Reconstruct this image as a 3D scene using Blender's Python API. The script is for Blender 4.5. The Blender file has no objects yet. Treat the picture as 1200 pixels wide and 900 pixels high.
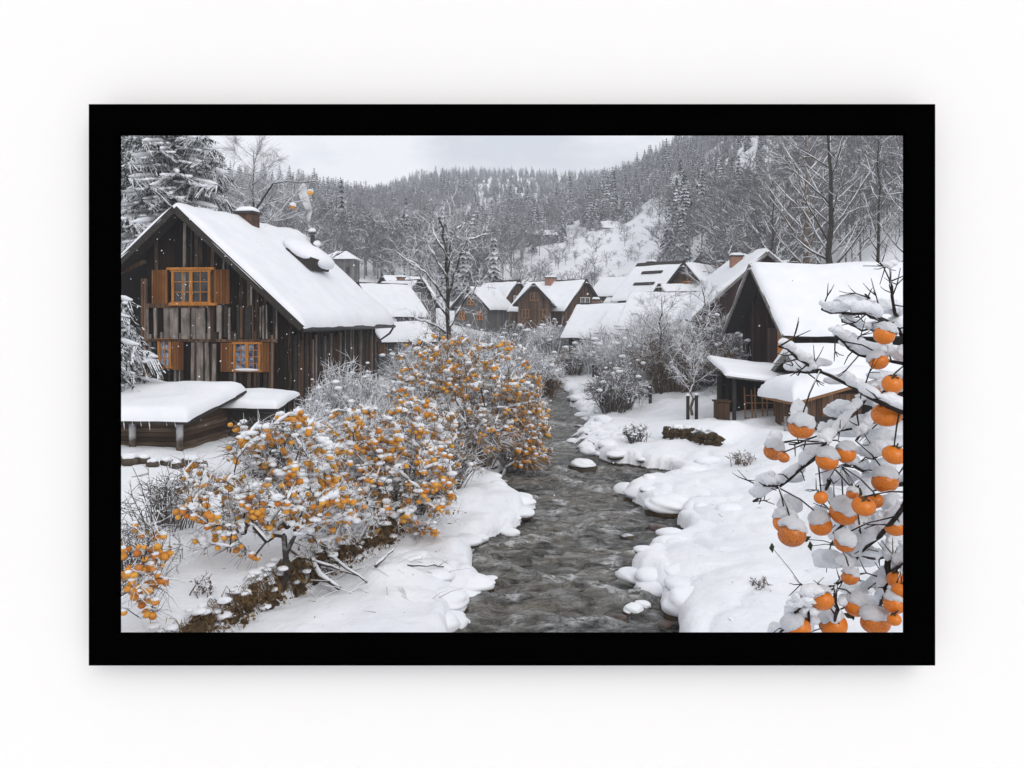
import bpy, math, random
import numpy as np
from mathutils import Vector, Matrix

sc = bpy.context.scene
COL = sc.collection
R = math.radians
CAMZ, F, HY = 5.0, 983.0, 370.0          # eye height over the water, focal length in 1200-px units, horizon row


def at(px, py, d):
    return ((px - 600) / F * d, d, CAMZ + (HY - py) / F * d)


# ------------------------------------------------------------------ noise in numpy
def _h(ix, iy, seed):
    n = (ix * 374761393 + iy * 668265263 + seed * 974634777) & 0x7fffffff
    n = ((n ^ (n >> 13)) * 1274126177) & 0x7fffffff
    return ((n ^ (n >> 16)) & 0xffff) / 65535.0


def vnoise(x, y, seed=0):
    x = np.asarray(x, float); y = np.asarray(y, float)
    ix = np.floor(x).astype(np.int64); iy = np.floor(y).astype(np.int64)
    fx = x - ix; fy = y - iy
    fx = fx * fx * (3 - 2 * fx); fy = fy * fy * (3 - 2 * fy)
    a = _h(ix, iy, seed); b = _h(ix + 1, iy, seed); c = _h(ix, iy + 1, seed); d = _h(ix + 1, iy + 1, seed)
    return (a * (1 - fx) + b * fx) * (1 - fy) + (c * (1 - fx) + d * fx) * fy


def fbm(x, y, seed=0, o=3):
    s = 0; a = .5
    for i in range(o):
        s = s + a * (vnoise(x * 2 ** i, y * 2 ** i, seed + i) - .5); a *= .5
    return s


# ------------------------------------------------------------------ objects
def tag(o, label=None, cat=None, group=None, kind=None):
    if label: o['label'] = label
    if cat: o['category'] = cat
    if group: o['group'] = group
    if kind: o['kind'] = kind
    return o


def empty(name, loc=(0, 0, 0), rz=0.0):
    o = bpy.data.objects.new(name, None); COL.objects.link(o)
    o.location = loc; o.rotation_euler = (0, 0, rz); o.empty_display_size = .2
    return o


def copy_tree(o, parent=None):
    c = o.copy(); COL.objects.link(c)
    if parent is not None: c.parent = parent
    for ch in list(o.children):
        copy_tree(ch, c)
    return c


class MB:
    """collects shapes for ONE mesh"""
    def __init__(self):
        self.v = []; self.n = 0; self.t = []; self.q = []; self.tm = []; self.qm = []

    def add(self, v, tris=None, quads=None, m=0):
        v = np.asarray(v, float).reshape(-1, 3)
        if tris is not None and len(tris):
            t = np.asarray(tris, np.int64).reshape(-1, 3) + self.n
            self.t.append(t); self.tm.append(np.full(len(t), m))
        if quads is not None and len(quads):
            q = np.asarray(quads, np.int64).reshape(-1, 4) + self.n
            self.q.append(q); self.qm.append(np.full(len(q), m))
        self.v.append(v); self.n += len(v)

    def box(self, c, s, m=0, mat=None):
        x, y, z = s[0] / 2, s[1] / 2, s[2] / 2
        v = np.array([(-x, -y, -z), (x, -y, -z), (x, y, -z), (-x, y, -z), (-x, -y, z), (x, -y, z), (x, y, z), (-x, y, z)])
        if mat is not None: v = v @ np.array(mat.to_3x3()).T
        self.add(v + np.array(c), quads=[(0, 3, 2, 1), (4, 5, 6, 7), (0, 1, 5, 4), (1, 2, 6, 5), (2, 3, 7, 6), (3, 0, 4, 7)], m=m)

    def bar(self, a, b, w, h, m=0, up=(0, 0, 1)):
        a = Vector(a); b = Vector(b); d = (b - a); L = d.length; d.normalize()
        u = Vector(up); s = d.cross(u)
        if s.length < 1e-4: s = d.cross(Vector((1, 0, 0)))
        s.normalize(); u = s.cross(d)
        M = Matrix((s, d, u)).transposed()
        self.box((a + b) / 2, (w, L, h), m, M)

    def tube(self, pts, rad, n=5, m=0, cap=True):
        P = np.asarray(pts, float); k = len(P)
        if np.isscalar(rad): rad = [rad] * k
        T = np.gradient(P, axis=0); T /= (np.linalg.norm(T, axis=1, keepdims=True) + 1e-9)
        ref = np.array([0, 0, 1.0]) if abs(T[0][2]) < .8 else np.array([1.0, 0, 0])
        ang = np.arange(n) * 2 * math.pi / n
        V = []
        for i in range(k):
            s = np.cross(T[i], ref); s /= (np.linalg.norm(s) + 1e-9); u = np.cross(s, T[i])
            V.append(P[i] + rad[i] * (np.cos(ang)[:, None] * s + np.sin(ang)[:, None] * u))
        Q = []
        for i in range(k - 1):
            for j in range(n):
                a = i * n + j; b = i * n + (j + 1) % n
                Q.append((a, b, b + n, a + n))
        tr = []
        V = np.concatenate(V)
        if cap:
            for j in range(1, n - 1):
                tr.append((0, j + 1, j)); e = (k - 1) * n; tr.append((e, e + j, e + j + 1))
        self.add(V, tris=tr, quads=Q, m=m)

    def blob(self, c, r, seed=0, sub=2, amp=.15, m=0, flat=None, rot=None, freq=1.7, sq=1.0, rag=0.0):
        v, t = ICO[sub]
        rr = np.array(r, float) if not np.isscalar(r) else np.array([r, r, r], float)
        k = 1 + amp * 2 * (fbm(v[:, 0] * freq + v[:, 2] * 2.3 + seed * 7.13, v[:, 1] * freq - v[:, 2] * 1.1 + seed * 3.7, seed % 97, 2))
        w = v * k[:, None]
        if sq != 1.0: w[:, :2] = np.sign(w[:, :2]) * np.abs(w[:, :2]) ** sq
        if flat is not None: w[:, 2] = np.maximum(w[:, 2], flat + (rag * fbm(v[:, 0] * 2.6 + seed, v[:, 1] * 2.6 + v[:, 2], 7 + seed % 50, 3) if rag else 0))
        w = w * rr
        if rot is not None: w = w @ np.array(rot.to_3x3()).T
        self.add(w + np.array(c), tris=t, m=m)

    def build(self, name, mats, parent=None, smooth=False, loc=None):
        me = bpy.data.meshes.new(name)
        if self.v:
            V = np.concatenate(self.v)
            T = np.concatenate(self.t) if self.t else np.zeros((0, 3), np.int64)
            Q = np.concatenate(self.q) if self.q else np.zeros((0, 4), np.int64)
            me.vertices.add(len(V)); me.vertices.foreach_set('co', V.astype(np.float32).ravel())
            loops = np.concatenate([T.ravel(), Q.ravel()]).astype(np.int32)
            me.loops.add(len(loops)); me.loops.foreach_set('vertex_index', loops)
            tot = np.concatenate([np.full(len(T), 3), np.full(len(Q), 4)]).astype(np.int32)
            st = np.concatenate([[0], np.cumsum(tot)[:-1]]).astype(np.int32)
            me.polygons.add(len(tot)); me.polygons.foreach_set('loop_start', st)
            try: me.polygons.foreach_set('loop_total', tot)
            except Exception: pass
            mi = np.concatenate((self.tm + self.qm) if (self.tm or self.qm) else [np.zeros(0)]).astype(np.int32)
            me.polygons.foreach_set('material_index', mi)
            me.polygons.foreach_set('use_smooth', np.full(len(tot), bool(smooth)))
            me.update(calc_edges=True); me.validate()
        for mt in (mats if isinstance(mats, (list, tuple)) else [mats]): me.materials.append(mt)
        o = bpy.data.objects.new(name, me); COL.objects.link(o)
        if parent is not None: o.parent = parent
        if loc is not None: o.location = loc
        return o


def _ico(sub):
    import bmesh
    bm = bmesh.new(); bmesh.ops.create_icosphere(bm, subdivisions=sub, radius=1)
    v = np.array([p.co[:] for p in bm.verts]); t = np.array([[x.index for x in f.verts] for f in bm.faces])
    bm.free(); return v, t


ICO = {i: _ico(i) for i in (1, 2, 3, 4)}

# ------------------------------------------------------------------ materials
class N:
    def __init__(self, name):
        self.m = bpy.data.materials.new(name); self.m.use_nodes = True
        self.nt = self.m.node_tree; self.b = self.nt.nodes['Principled BSDF']
        self.tc = None

    def n(self, t, **k):
        x = self.nt.nodes.new(t)
        for a, b in k.items(): setattr(x, a, b)
        return x

    def l(self, a, b): self.nt.links.new(a, b)

    def co(self, scale=(1, 1, 1), kind='Object'):
        t = self.n('ShaderNodeTexCoord'); mp = self.n('ShaderNodeMapping'); mp.inputs['Scale'].default_value = scale
        self.l(t.outputs[kind], mp.inputs['Vector']); return mp.outputs[0]

    def noise(self, scale, detail=3, rough=.55, vec=None, dist=0):
        x = self.n('ShaderNodeTexNoise'); x.inputs['Scale'].default_value = scale
        x.inputs['Detail'].default_value = detail; x.inputs['Roughness'].default_value = rough; x.inputs['Distortion'].default_value = dist
        self.l(vec if vec is not None else self.co(), x.inputs['Vector']); return x.outputs['Fac']

    def ramp(self, fac, stops):
        x = self.n('ShaderNodeValToRGB'); e = x.color_ramp.elements
        while len(e) < len(stops): e.new(.5)
        for i, (p, c) in enumerate(stops):
            e[i].position = p; e[i].color = (*c, 1) if len(c) == 3 else c
        self.l(fac, x.inputs[0]); return x.outputs[0]

    def mrange(self, v, a, b, c=0, d=1):
        x = self.n('ShaderNodeMapRange'); x.clamp = True
        for i, k in enumerate((a, b, c, d)): x.inputs[1 + i].default_value = k
        self.l(v, x.inputs[0]); return x.outputs[0]

    def math(self, op, a, b=None):
        x = self.n('ShaderNodeMath', operation=op)
        for i, k in enumerate((a, b)):
            if k is None: continue
            if isinstance(k, (int, float)): x.inputs[i].default_value = k
            else: self.l(k, x.inputs[i])
        return x.outputs[0]

    def mix(self, f, a, b):
        x = self.n('ShaderNodeMix', data_type='RGBA')
        if isinstance(f, (int, float)): x.inputs[0].default_value = f
        else: self.l(f, x.inputs[0])
        for i, k in ((6, a), (7, b)):
            if isinstance(k, tuple): x.inputs[i].default_value = (*k, 1)
            else: self.l(k, x.inputs[i])
        return x.outputs[2]

    def bump(self, h, s=.3, d=.05):
        x = self.n('ShaderNodeBump'); x.inputs['Strength'].default_value = s; x.inputs['Distance'].default_value = d
        self.l(h, x.inputs['Height']); self.l(x.outputs[0], self.b.inputs['Normal'])

    def out(self, col, rough=.8, spec=.3):
        if isinstance(col, tuple): self.b.inputs['Base Color'].default_value = (*col, 1)
        else: self.l(col, self.b.inputs['Base Color'])
        if isinstance(rough, (int, float)): self.b.inputs['Roughness'].default_value = rough
        else: self.l(rough, self.b.inputs['Roughness'])
        self.b.inputs['Specular IOR Level'].default_value = spec
        return self.m

    def normz(self):
        g = self.n('ShaderNodeNewGeometry'); s = self.n('ShaderNodeSeparateXYZ'); self.l(g.outputs['Normal'], s.inputs[0]); return s.outputs[2]


SNOWC = (.80, .82, .865)
FREEZ = (.86, .87, .90)


def m_snow(name='snow', sc_=6., b=.35):
    k = N(name); f = k.noise(sc_, 4, .6); g = k.noise(1.3, 2)
    k.bump(k.math('ADD', f, k.math('MULTIPLY', g, 1.5)), b, .03)
    return k.out(k.mix(k.mrange(g, .3, .7), SNOWC, FREEZ), .75, .25)


def m_plain(name, c1, c2, scale=5, rough=.8, bump=.3, stretch=(1, 1, 1), spec=.3, bd=.02):
    k = N(name); f = k.noise(scale, 4, .6, k.co(stretch)); k.bump(f, bump, bd)
    return k.out(k.ramp(f, [(.3, c1), (.7, c2)]), rough, spec)


def m_snowy(name, c1, c2, lo=.15, hi=.55, nscale=3., namp=.5, scale=6, stretch=(1, 1, 1), sn=None):
    """bark or needles with snow lying where the surface faces up"""
    k = N(name); f = k.noise(scale, 3, .6, k.co(stretch)); base = k.ramp(f, [(.3, c1), (.7, c2)])
    g = k.noise(nscale, 2)
    a = k.math('ADD', k.normz(), k.math('MULTIPLY', k.math('SUBTRACT', g, .5), namp))
    return k.out(k.mix(k.mrange(a, lo, hi), base, sn or SNOWC), .85, .2)


def m_planks(name, dark, mid, grey, w=.16, axis='xy'):
    k = N(name)
    t = k.n('ShaderNodeTexCoord'); s = k.n('ShaderNodeSeparateXYZ'); k.l(t.outputs['Object'], s.inputs[0])
    u = k.math('ADD', s.outputs[0], s.outputs[1]) if axis == 'xy' else s.outputs[2]
    u = k.math('DIVIDE', u, w)
    wn = k.n('ShaderNodeTexWhiteNoise', noise_dimensions='1D'); k.l(k.math('FLOOR', u), wn.inputs['W'])
    st = (9, 9, .7) if axis == 'xy' else (.7, .7, 9)
    f = k.noise(2.2, 5, .65, k.co(st)); big = k.noise(.7, 3)
    v = k.math('ADD', k.math('MULTIPLY', wn.outputs['Value'], .55), k.math('MULTIPLY', f, .45))
    col = k.ramp(v, [(.18, dark), (.5, mid), (.62, tuple(c * .6 for c in mid)), (.82, grey)])
    col = k.mix(k.mrange(big, .45, .7, 0, .55), col, dark)
    fr = k.math('FRACT', u); gap = k.math('MULTIPLY', k.mrange(fr, 0, .08), k.mrange(fr, 1, .92))
    col = k.mix(gap, tuple(c * .25 for c in dark), col)
    k.bump(k.math('ADD', k.math('MULTIPLY', gap, .8), k.math('MULTIPLY', f, .5)), .6, .03)
    return k.out(col, .85, .06)


M = {}
M['snow'] = m_snow()
M['roof_snow'] = m_snow('roof snow', 9., .3)
M['snow_clump'] = m_snow('clumped snow', 38., .6)
M['bark'] = m_snowy('snow dusted bark', (.018, .014, .012), (.06, .05, .042), .35, .75, 5., .6)
M['near_bark'] = m_snowy('dark fruit tree bark', (.012, .009, .008), (.045, .034, .028), .72, .92, 9., .5, 30)
M['twigs'] = m_snowy('frosted twigs', (.04, .032, .028), (.13, .11, .10), .05, .6, 2., .9)
M['whitetwigs'] = m_snowy('snow laden twigs', (.07, .06, .055), (.22, .2, .19), -.45, .2, 2., .9)
M['browntwigs'] = m_snowy('brown twigs', (.06, .042, .03), (.2, .145, .105), .05, .6, 3., .9)
M['needles'] = m_snowy('spruce needles', (.012, .02, .016), (.04, .055, .04), .42, .8, 2.2, .9)
M['farneedles'] = m_snowy('distant conifer needles', (.014, .021, .022), (.04, .052, .05), .52, 1.0, .35, .9)
M['firneedles'] = m_snowy('dark fir needles', (.006, .010, .010), (.022, .03, .028), .62, 1.0, .5, .7)
M['fartwigs'] = m_snowy('distant frosted twigs', (.085, .084, .09), (.24, .235, .25), .28, .95, .12, 1.0, .35)
M['leaves'] = m_plain('dried leaves', (.16, .075, .025), (.42, .25, .08), 9, .8)
M['drygrass'] = m_plain('dry grass', (.015, .010, .006), (.24, .14, .055), 7, .9)
M['planks'] = m_planks('old vertical planks', (.006, .004, .0035), (.020, .012, .008), (.15, .105, .078))
M['batten'] = m_plain('weathered slabs', (.045, .032, .027), (.36, .31, .275), 2.3, .85, .4, (1.6, 1.6, .5))
M['brownplanks'] = m_planks('brown planks', (.05, .028, .018), (.15, .085, .05), (.25, .17, .12), .22)
M['redplanks'] = m_planks('dark reddish boards', (.018, .011, .010), (.055, .030, .026), (.11, .07, .06), .25)
M['greywall'] = m_planks('grey boards', (.10, .095, .095), (.18, .17, .17), (.3, .29, .29), .3)
M['logs'] = m_planks('stacked logs', (.03, .019, .013), (.10, .062, .04), (.22, .16, .11), .13, 'z')
M['orangewood'] = m_plain('varnished orange wood', (.32, .115, .018), (.58, .24, .045), 3, .5, .25, (5, 5, .8))
M['brownwood'] = m_plain('worn brown shutter wood', (.13, .055, .02), (.33, .16, .06), 3, .6, .4, (8, 8, .6))
M['shutterwood'] = m_planks('shutter boards', (.10, .038, .014), (.24, .10, .034), (.36, .19, .08), .115)
M['darkwood'] = m_plain('dark roof timber', (.012, .010, .009), (.05, .04, .034), 5, .8, .3, (3, 3, 3))
M['greytrim'] = m_snowy('snow crusted bargeboard', (.10, .09, .085), (.26, .24, .23), .1, .6, 4., .9)
M['metal'] = m_plain('dark gutter metal', (.02, .02, .022), (.05, .05, .05), 8, .45, .1)
M['whitewood'] = m_plain('white painted wood', (.6, .6, .6), (.75, .75, .75), 8, .6, .1)
k = N('window glass'); M['glass'] = k.out(k.ramp(k.noise(1.4, 2), [(.35, (.008, .009, .011)), (.7, (.05, .055, .06))]), .08, .6)
k = N('curtained glass'); M['blueglass'] = k.out(k.ramp(k.noise(5, 3, .6, k.co((1, 1, 1.3))), [(.38, (.03, .06, .12)), (.5, (.12, .22, .38)), (.62, (.38, .45, .55))]), .12, .5)
k = N('fired brick'); bt = k.n('ShaderNodeTexBrick'); bt.inputs['Scale'].default_value = 5
bt.inputs['Color1'].default_value = (.28, .11, .06, 1); bt.inputs['Color2'].default_value = (.40, .19, .11, 1); bt.inputs['Mortar'].default_value = (.3, .27, .25, 1)
bt.inputs['Mortar Size'].default_value = .02
t_ = k.n('ShaderNodeTexCoord'); s_ = k.n('ShaderNodeSeparateXYZ'); c_ = k.n('ShaderNodeCombineXYZ'); k.l(t_.outputs['Object'], s_.inputs[0])
k.l(k.math('ADD', s_.outputs[0], s_.outputs[1]), c_.inputs[0]); k.l(s_.outputs[2], c_.inputs[1]); k.l(c_.outputs[0], bt.inputs['Vector'])
M['brick'] = k.out(bt.outputs['Color'], .85)
k = N('fruit skin'); f = k.noise(9, 3); o_ = k.n('ShaderNodeObjectInfo')
c1 = k.ramp(f, [(.3, (.60, .14, .006)), (.75, (.76, .23, .012))]); c2 = k.ramp(f, [(.3, (.28, .06, .01)), (.55, (.50, .14, .012)), (.75, (.74, .30, .03))])
M['fruit'] = k.out(k.mix(k.mrange(o_.outputs['Random'], .55, 1.0), c1, c2), .27, .5); k.bump(k.noise(60, 2), .03, .003)
k = N('amber fruit skin'); f = k.noise(3, 3); o_ = k.n('ShaderNodeObjectInfo')
M['amber'] = k.out(k.mix(o_.outputs['Random'], (.52, .16, .012), k.ramp(f, [(.3, (.66, .27, .02)), (.75, (.85, .48, .08))])), .45, .35)
M['fruitmass'] = m_plain('small fruit skin', (.46, .15, .015), (.80, .42, .06), 2.6, .45, .1)
M['calyx'] = m_plain('dry calyx', (.03, .022, .012), (.09, .07, .03), 20, .8)
M['greenleaf'] = m_plain('dark green leaf', (.02, .03, .012), (.06, .08, .03), 15, .5)
M['rock'] = m_snowy('mossy river rock', (.03, .026, .02), (.11, .085, .06), .8, 1.1, 4, .5, 7)
M['redrock'] = m_plain('wet reddish rock', (.03, .022, .018), (.10, .065, .052), 6, .35, .4)
M['moss'] = m_plain('moss', (.03, .03, .01), (.10, .085, .03), 9, .9)
M['bankearth'] = m_snowy('mossy stone and earth', (.010, .008, .005), (.10, .062, .026), .97, 1.35, 5, .7, 11)
M['logwood'] = m_snowy('grey driftwood', (.028, .02, .016), (.12, .09, .07), .25, .7, 5, .4, 9)
k = N('satin black frame lacquer'); M['frame'] = k.out((.0003, .0003, .0003), .9, .0)
k = N('white wall paint'); k.bump(k.noise(140, 2), .02, .001); M['wallpaint'] = k.out((.92, .90, .88), .9, .1)

M['sootbrick'] = m_plain('sooty chimney brick', (.03, .022, .018), (.16, .075, .045), 4, .85, .4)

# ground: snow, with wet earth exposed low on the cut banks
k = N('snowy ground'); g = k.n('ShaderNodeNewGeometry'); s = k.n('ShaderNodeSeparateXYZ'); k.l(g.outputs['Position'], s.inputs[0])
f = k.noise(7, 4, .6); big = k.noise(.9, 3); f2 = k.noise(2.3, 4, .6)
zz = k.math('ADD', s.outputs[2], k.math('MULTIPLY', k.math('SUBTRACT', f, .5), -.09))
low = k.mrange(zz, .045, .075)
earth = k.ramp(f, [(.3, (.015, .012, .010)), (.7, (.08, .06, .045))])
gr = k.noise(45, 3, .7)
k.bump(k.math('ADD', k.math('ADD', k.math('MULTIPLY', f, .8), k.math('MULTIPLY', gr, .25)), k.math('ADD', f2, big)), .6, .07)
M['ground'] = k.out(k.mix(low, earth, k.mix(k.mrange(big, .3, .7), SNOWC, FREEZ)), .78, .25)

# river water; the mesh attribute «foam» marks where the current breaks over stones
k = N('river water'); v1 = k.co((.62, 1.35, 1))
f1 = k.noise(3.2, 5, .68, v1, .8); f2 = k.noise(11, 4, .65, v1, .5); f3 = k.noise(.5, 2, .5, v1, 1.0); f4 = k.noise(1.1, 4, .62, k.co((.6, 1.5, 1)), 1.5)
k.bump(k.math('ADD', f1, k.math('MULTIPLY', f2, .5)), 1.0, .22)
at_ = k.n('ShaderNodeAttribute', attribute_name='foam')
foam = k.math('MULTIPLY', k.mrange(k.noise(6, 6, .75, v1, .2), .44, .60), k.math('MAXIMUM', k.math('MULTIPLY', k.mrange(f4, .60, .68), .5), k.mrange(at_.outputs['Fac'], .30, .95)))
bed = k.ramp(f3, [(.3, (.075, .077, .074)), (.5, (.14, .134, .12)), (.7, (.20, .178, .145))])
bed = k.mix(k.mrange(f1, .34, .46, 1, 0), bed, (.012, .012, .012))  # ripple troughs painted near black, shade put into the water colour
bed = k.mix(k.math('MULTIPLY', k.mrange(f1, .50, .62), .5), bed, (.46, .46, .47))  # ripple crests painted pale, standing for reflected sky
M['water'] = k.out(k.mix(k.math('MULTIPLY', foam, .95), bed, (.74, .75, .77)), .07, .5); k.b.inputs['IOR'].default_value = 1.33

# ------------------------------------------------------------------ terrain
LB = np.array([(6.0, -1.1), (11, -1.0), (13.25, -.88), (14.2, -1.0), (14.6, -.95), (15.03, -.47), (15.5, -.6), (15.9, -1.0), (16.5, -1.01), (18.1, -.79), (18.9, -.35), (19.66, .02), (20.6, .2), (21.75, .44), (22.6, .25),
               (23.7, -.24), (24.9, -.72), (26.5, -.45), (28.1, 0), (32.8, 1.1), (37.8, 1.5), (44.7, 1.6), (53.4, 1.7), (60, .7), (75, -3.5), (95, -9)])
RB = np.array([(6.0, 2.6), (12, 2.55), (13.25, 2.59), (14.2, 2.75), (15.26, 2.62), (15.8, 2.5), (16.5, 2.43), (17.1, 2.75), (17.6, 3.08), (18.3, 3.8), (19.05, 4.05), (20.2, 4.2), (21.0, 4.3), (21.3, 3.8), (21.6, 3.45), (22.4, 3.2), (22.97, 3.08),
               (23.8, 3.7), (24.45, 4.3), (25.6, 5.2), (26.86, 5.2), (27.2, 4.4), (28.3, 3.5), (29.1, 3.16), (31, 2.7), (33.4, 2.62), (36, 3.4), (40.9, 3.7), (44.7, 3.3), (53, 3.7), (60, 3.2), (75, -.5), (95, -5)])
WL = np.array([(6, -5.0), (9, -4.7), (10.8, -4.4), (12.2, -4.1), (13.5, -3.75), (15.3, -2.96), (16.5, -2.5), (20, -2.4), (25, -2.6), (40, -2.2), (60, -2.5), (95, -13)])   # foot of the left terrace
CP = np.array([-200, 100, 250, 400, 520, 620, 720, 800, 900, 1060, 1300])
CD = np.array([30, 45, 60, 80, 110, 150, 200, 300, 450, 620, 900, 1500])
CZ = np.array([
    [1.4, 1.3, 1.2, 1.0, .8, .7, .8, .9, 1.1, 1.2, 1.6],
    [2.2, 2.0, 1.7, 1.3, 1.0, .8, .9, 1.2, 1.9, 3.2, 6],
    [4, 3.5, 3, 2.4, 1.4, 1.0, 1.2, 2.2, 4, 7, 13],
    [8, 7, 6, 4.5, 2.2, 1.4, 2.0, 4.5, 8, 13, 24],
    [14, 13, 11, 8.5, 5, 3.5, 5, 9, 15, 24, 40],
    [23, 21, 18, 15, 12, 10, 12, 18, 27, 40, 62],
    [36, 33, 28, 23, 20, 20, 22, 30, 44, 60, 92],
    [60, 54, 48, 40, 37, 37, 42, 58, 78, 100, 150],
    [86, 78, 70, 68, 74, 74, 76, 94, 114, 140, 200],
    [96, 84, 78, 86, 108, 110, 106, 118, 136, 165, 225],
    [60, 60, 55, 50, 60, 64, 68, 78, 90, 100, 120],
    [20, 20, 20, 20, 20, 20, 20, 20, 20, 20, 20]], float)


def interp2(px, d):
    i = np.clip(np.searchsorted(CP, px) - 1, 0, len(CP) - 2); j = np.clip(np.searchsorted(CD, d) - 1, 0, len(CD) - 2)
    fx = np.clip((px - CP[i]) / (CP[i + 1] - CP[i]), 0, 1); fy = np.clip((d - CD[j]) / (CD[j + 1] - CD[j]), 0, 1)
    fx = fx * fx * (3 - 2 * fx) * .5 + fx * .5
    return (CZ[j, i] * (1 - fx) + CZ[j, i + 1] * fx) * (1 - fy) + (CZ[j + 1, i] * (1 - fx) + CZ[j + 1, i + 1] * fx) * fy


def segdist(x, y, poly):
    best = np.full(x.shape, 1e9)
    for (y0, x0), (y1, x1) in zip(poly[:-1], poly[1:]):
        dx, dy = x1 - x0, y1 - y0; t = np.clip(((x - x0) * dx + (y - y0) * dy) / (dx * dx + dy * dy), 0, 1)
        best = np.minimum(best, np.hypot(x - x0 - t * dx, y - y0 - t * dy))
    return best


def sstep(a, b, v):
    t = np.clip((v - a) / (b - a), 0, 1); return t * t * (3 - 2 * t)


def ground_z(x, y):
    x = np.atleast_1d(np.asarray(x, float)); y = np.atleast_1d(np.asarray(y, float))
    xl = np.interp(y, LB[:, 0], LB[:, 1]); xr = np.interp(y, RB[:, 0], RB[:, 1]); xw = np.interp(y, WL[:, 0], WL[:, 1])
    inside = (x > xl) & (x < xr) & (y < 95)
    dl = segdist(x, y, LB); dr = segdist(x, y, RB); s = np.minimum(dl, dr)
    sd = np.where(inside, -s, s) + .62 * fbm(x * 1.25, y * 1.05, 71, 3) + .05
    inside = (sd < 0) & (y < 95); s = np.abs(sd)
    bil = np.sqrt(np.abs(2 * vnoise(x * 1.5 + .4 * fbm(x * 2, y * 2, 75, 2), y * 1.3, 73) - 1)) * .6 + np.sqrt(np.abs(2 * vnoise(x * .8, y * .7, 74) - 1)) * .5
    far = interp2(600 + F * x / np.maximum(y, 28), np.maximum(y, 30))
    pil = np.sqrt(np.clip(1 - (1 - np.clip(s / .34, 0, 1)) ** 2, 0, 1))
    lump = .5 + .5 * np.clip(1 + 2.2 * fbm(x * .9, y * .9, 5, 2), .3, 1.6)
    left = x < (xl + xr) / 2
    near = 1 - sstep(.8, 2.8, s)
    hl = pil * (.30 * lump + .20 * bil * near) + .14 * sstep(.3, 1.6, s)
    terr = np.maximum(far, .95) if True else far
    up = sstep(-.17, .13, xw - x)
    hl = hl * (1 - up) + (terr + .10 * fbm(x * .5, y * .5, 3)) * up
    hr = pil * (.28 * lump + .24 * bil * near) + sstep(.2, 4.2, s) * np.maximum(far - .3, .45)
    h = np.where(left, hl, hr)
    bed = -.35 - .1 * np.clip(s, 0, 2)
    h = np.where(inside, bed, h)
    h = np.where(y > 95, np.maximum(far, .3), h)
    h = h + np.where(inside, 0, (.22 * fbm(x * .5, y * .5, 11) + .11 * fbm(x * 1.5, y * 1.5, 12)) * np.clip(s / .8, 0, 1))
    h = h + np.clip((y - 90) / 100, 0, 1) * 5 * fbm(x * .03, y * .03, 21)
    mt = (x - 5.55) * .736 + (y - 29.8) * .677; mu = (x - 5.55) * .677 - (y - 29.8) * .736
    h = h + .40 * sstep(-.06, .10, mt) * (1 - sstep(.6, 2.8, mt)) * sstep(-.4, .3, mu) * sstep(-.4, .3, 2.04 - mu)
    plat = 3.4 - np.clip((y - 2.4) / (7.6 - 2.4), 0, 1) * 3.75          # the raised bank the viewer stands on
    return np.where(y < 7.8, np.maximum(plat, np.where(y < 6, -9, h)), h)


def gz(x, y): return float(ground_z(x, y)[0])


rows = np.concatenate([np.linspace(-9, 8, 34)[:-1], 8 * 1.0065 ** np.arange(0, 400)])
rows = rows[rows < 106]
rows = np.concatenate([rows, 106 * 1.028 ** np.arange(0, 97)])
NC = 560
uu = np.linspace(-1, 1, NC)
uu = .55 * uu + .45 * uu ** 3
X = uu[None, :] * (9 + np.maximum(rows, 0)[:, None] * .95); Y = np.repeat(rows[:, None], NC, 1)
Z = ground_z(X.ravel(), Y.ravel()).reshape(X.shape)
nr = len(rows)
mb = MB(); idx = np.arange(nr * NC).reshape(nr, NC)
mb.add(np.stack([X, Y, Z], -1).reshape(-1, 3), quads=np.stack([idx[:-1, :-1], idx[:-1, 1:], idx[1:, 1:], idx[1:, :-1]], -1).reshape(-1, 4))
tag(mb.build('ground', M['ground'], smooth=True), 'snow covered valley ground, river banks and hillsides', kind='structure')

wr = 9.0 * 1.0032 ** np.arange(0, 760); wr = wr[wr < 98]
wu = np.linspace(-1, 1, 260)
cx = np.interp(wr, LB[:, 0], LB[:, 1]) * .5 + np.interp(wr, RB[:, 0], RB[:, 1]) * .5
hw = (np.interp(wr, RB[:, 0], RB[:, 1]) - np.interp(wr, LB[:, 0], LB[:, 1])) * .5 + .7
X = cx[:, None] + wu[None, :] * hw[:, None]; Y = np.repeat(wr[:, None], len(wu), 1)
wx = X + .5 * fbm(X * .7, Y * .7, 30, 2)
Z = .24 * fbm(wx * .9, Y * 1.3, 31, 4) + .17 * fbm(wx * 3.4, Y * 4.4, 37, 2)
Z += .09 * (np.abs(fbm(wx * .8 + 9, Y * 1.8, 33, 3)) < .055) * (.5 + fbm(X * .4, Y * .4, 35, 2))
RIF = [[(560, 655), (600, 668), (640, 680), (680, 676), (722, 664)], [(655, 602), (690, 607), (740, 600)], [(590, 738), (625, 722), (660, 736), (700, 728), (720, 738)], [(690, 640), (725, 650), (765, 654)], [(572, 644), (605, 640), (632, 636)],
       [(650, 562), (700, 576), (738, 582)], [(655, 520), (690, 528)], [(555, 690), (590, 702), (615, 698)], [(650, 628), (690, 618), (722, 622)], [(655, 548), (672, 553), (700, 549)], [(650, 496), (680, 500)], [(700, 690), (730, 700), (762, 696)], [(625, 585), (660, 590)]]
FO = np.zeros_like(X)
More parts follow.
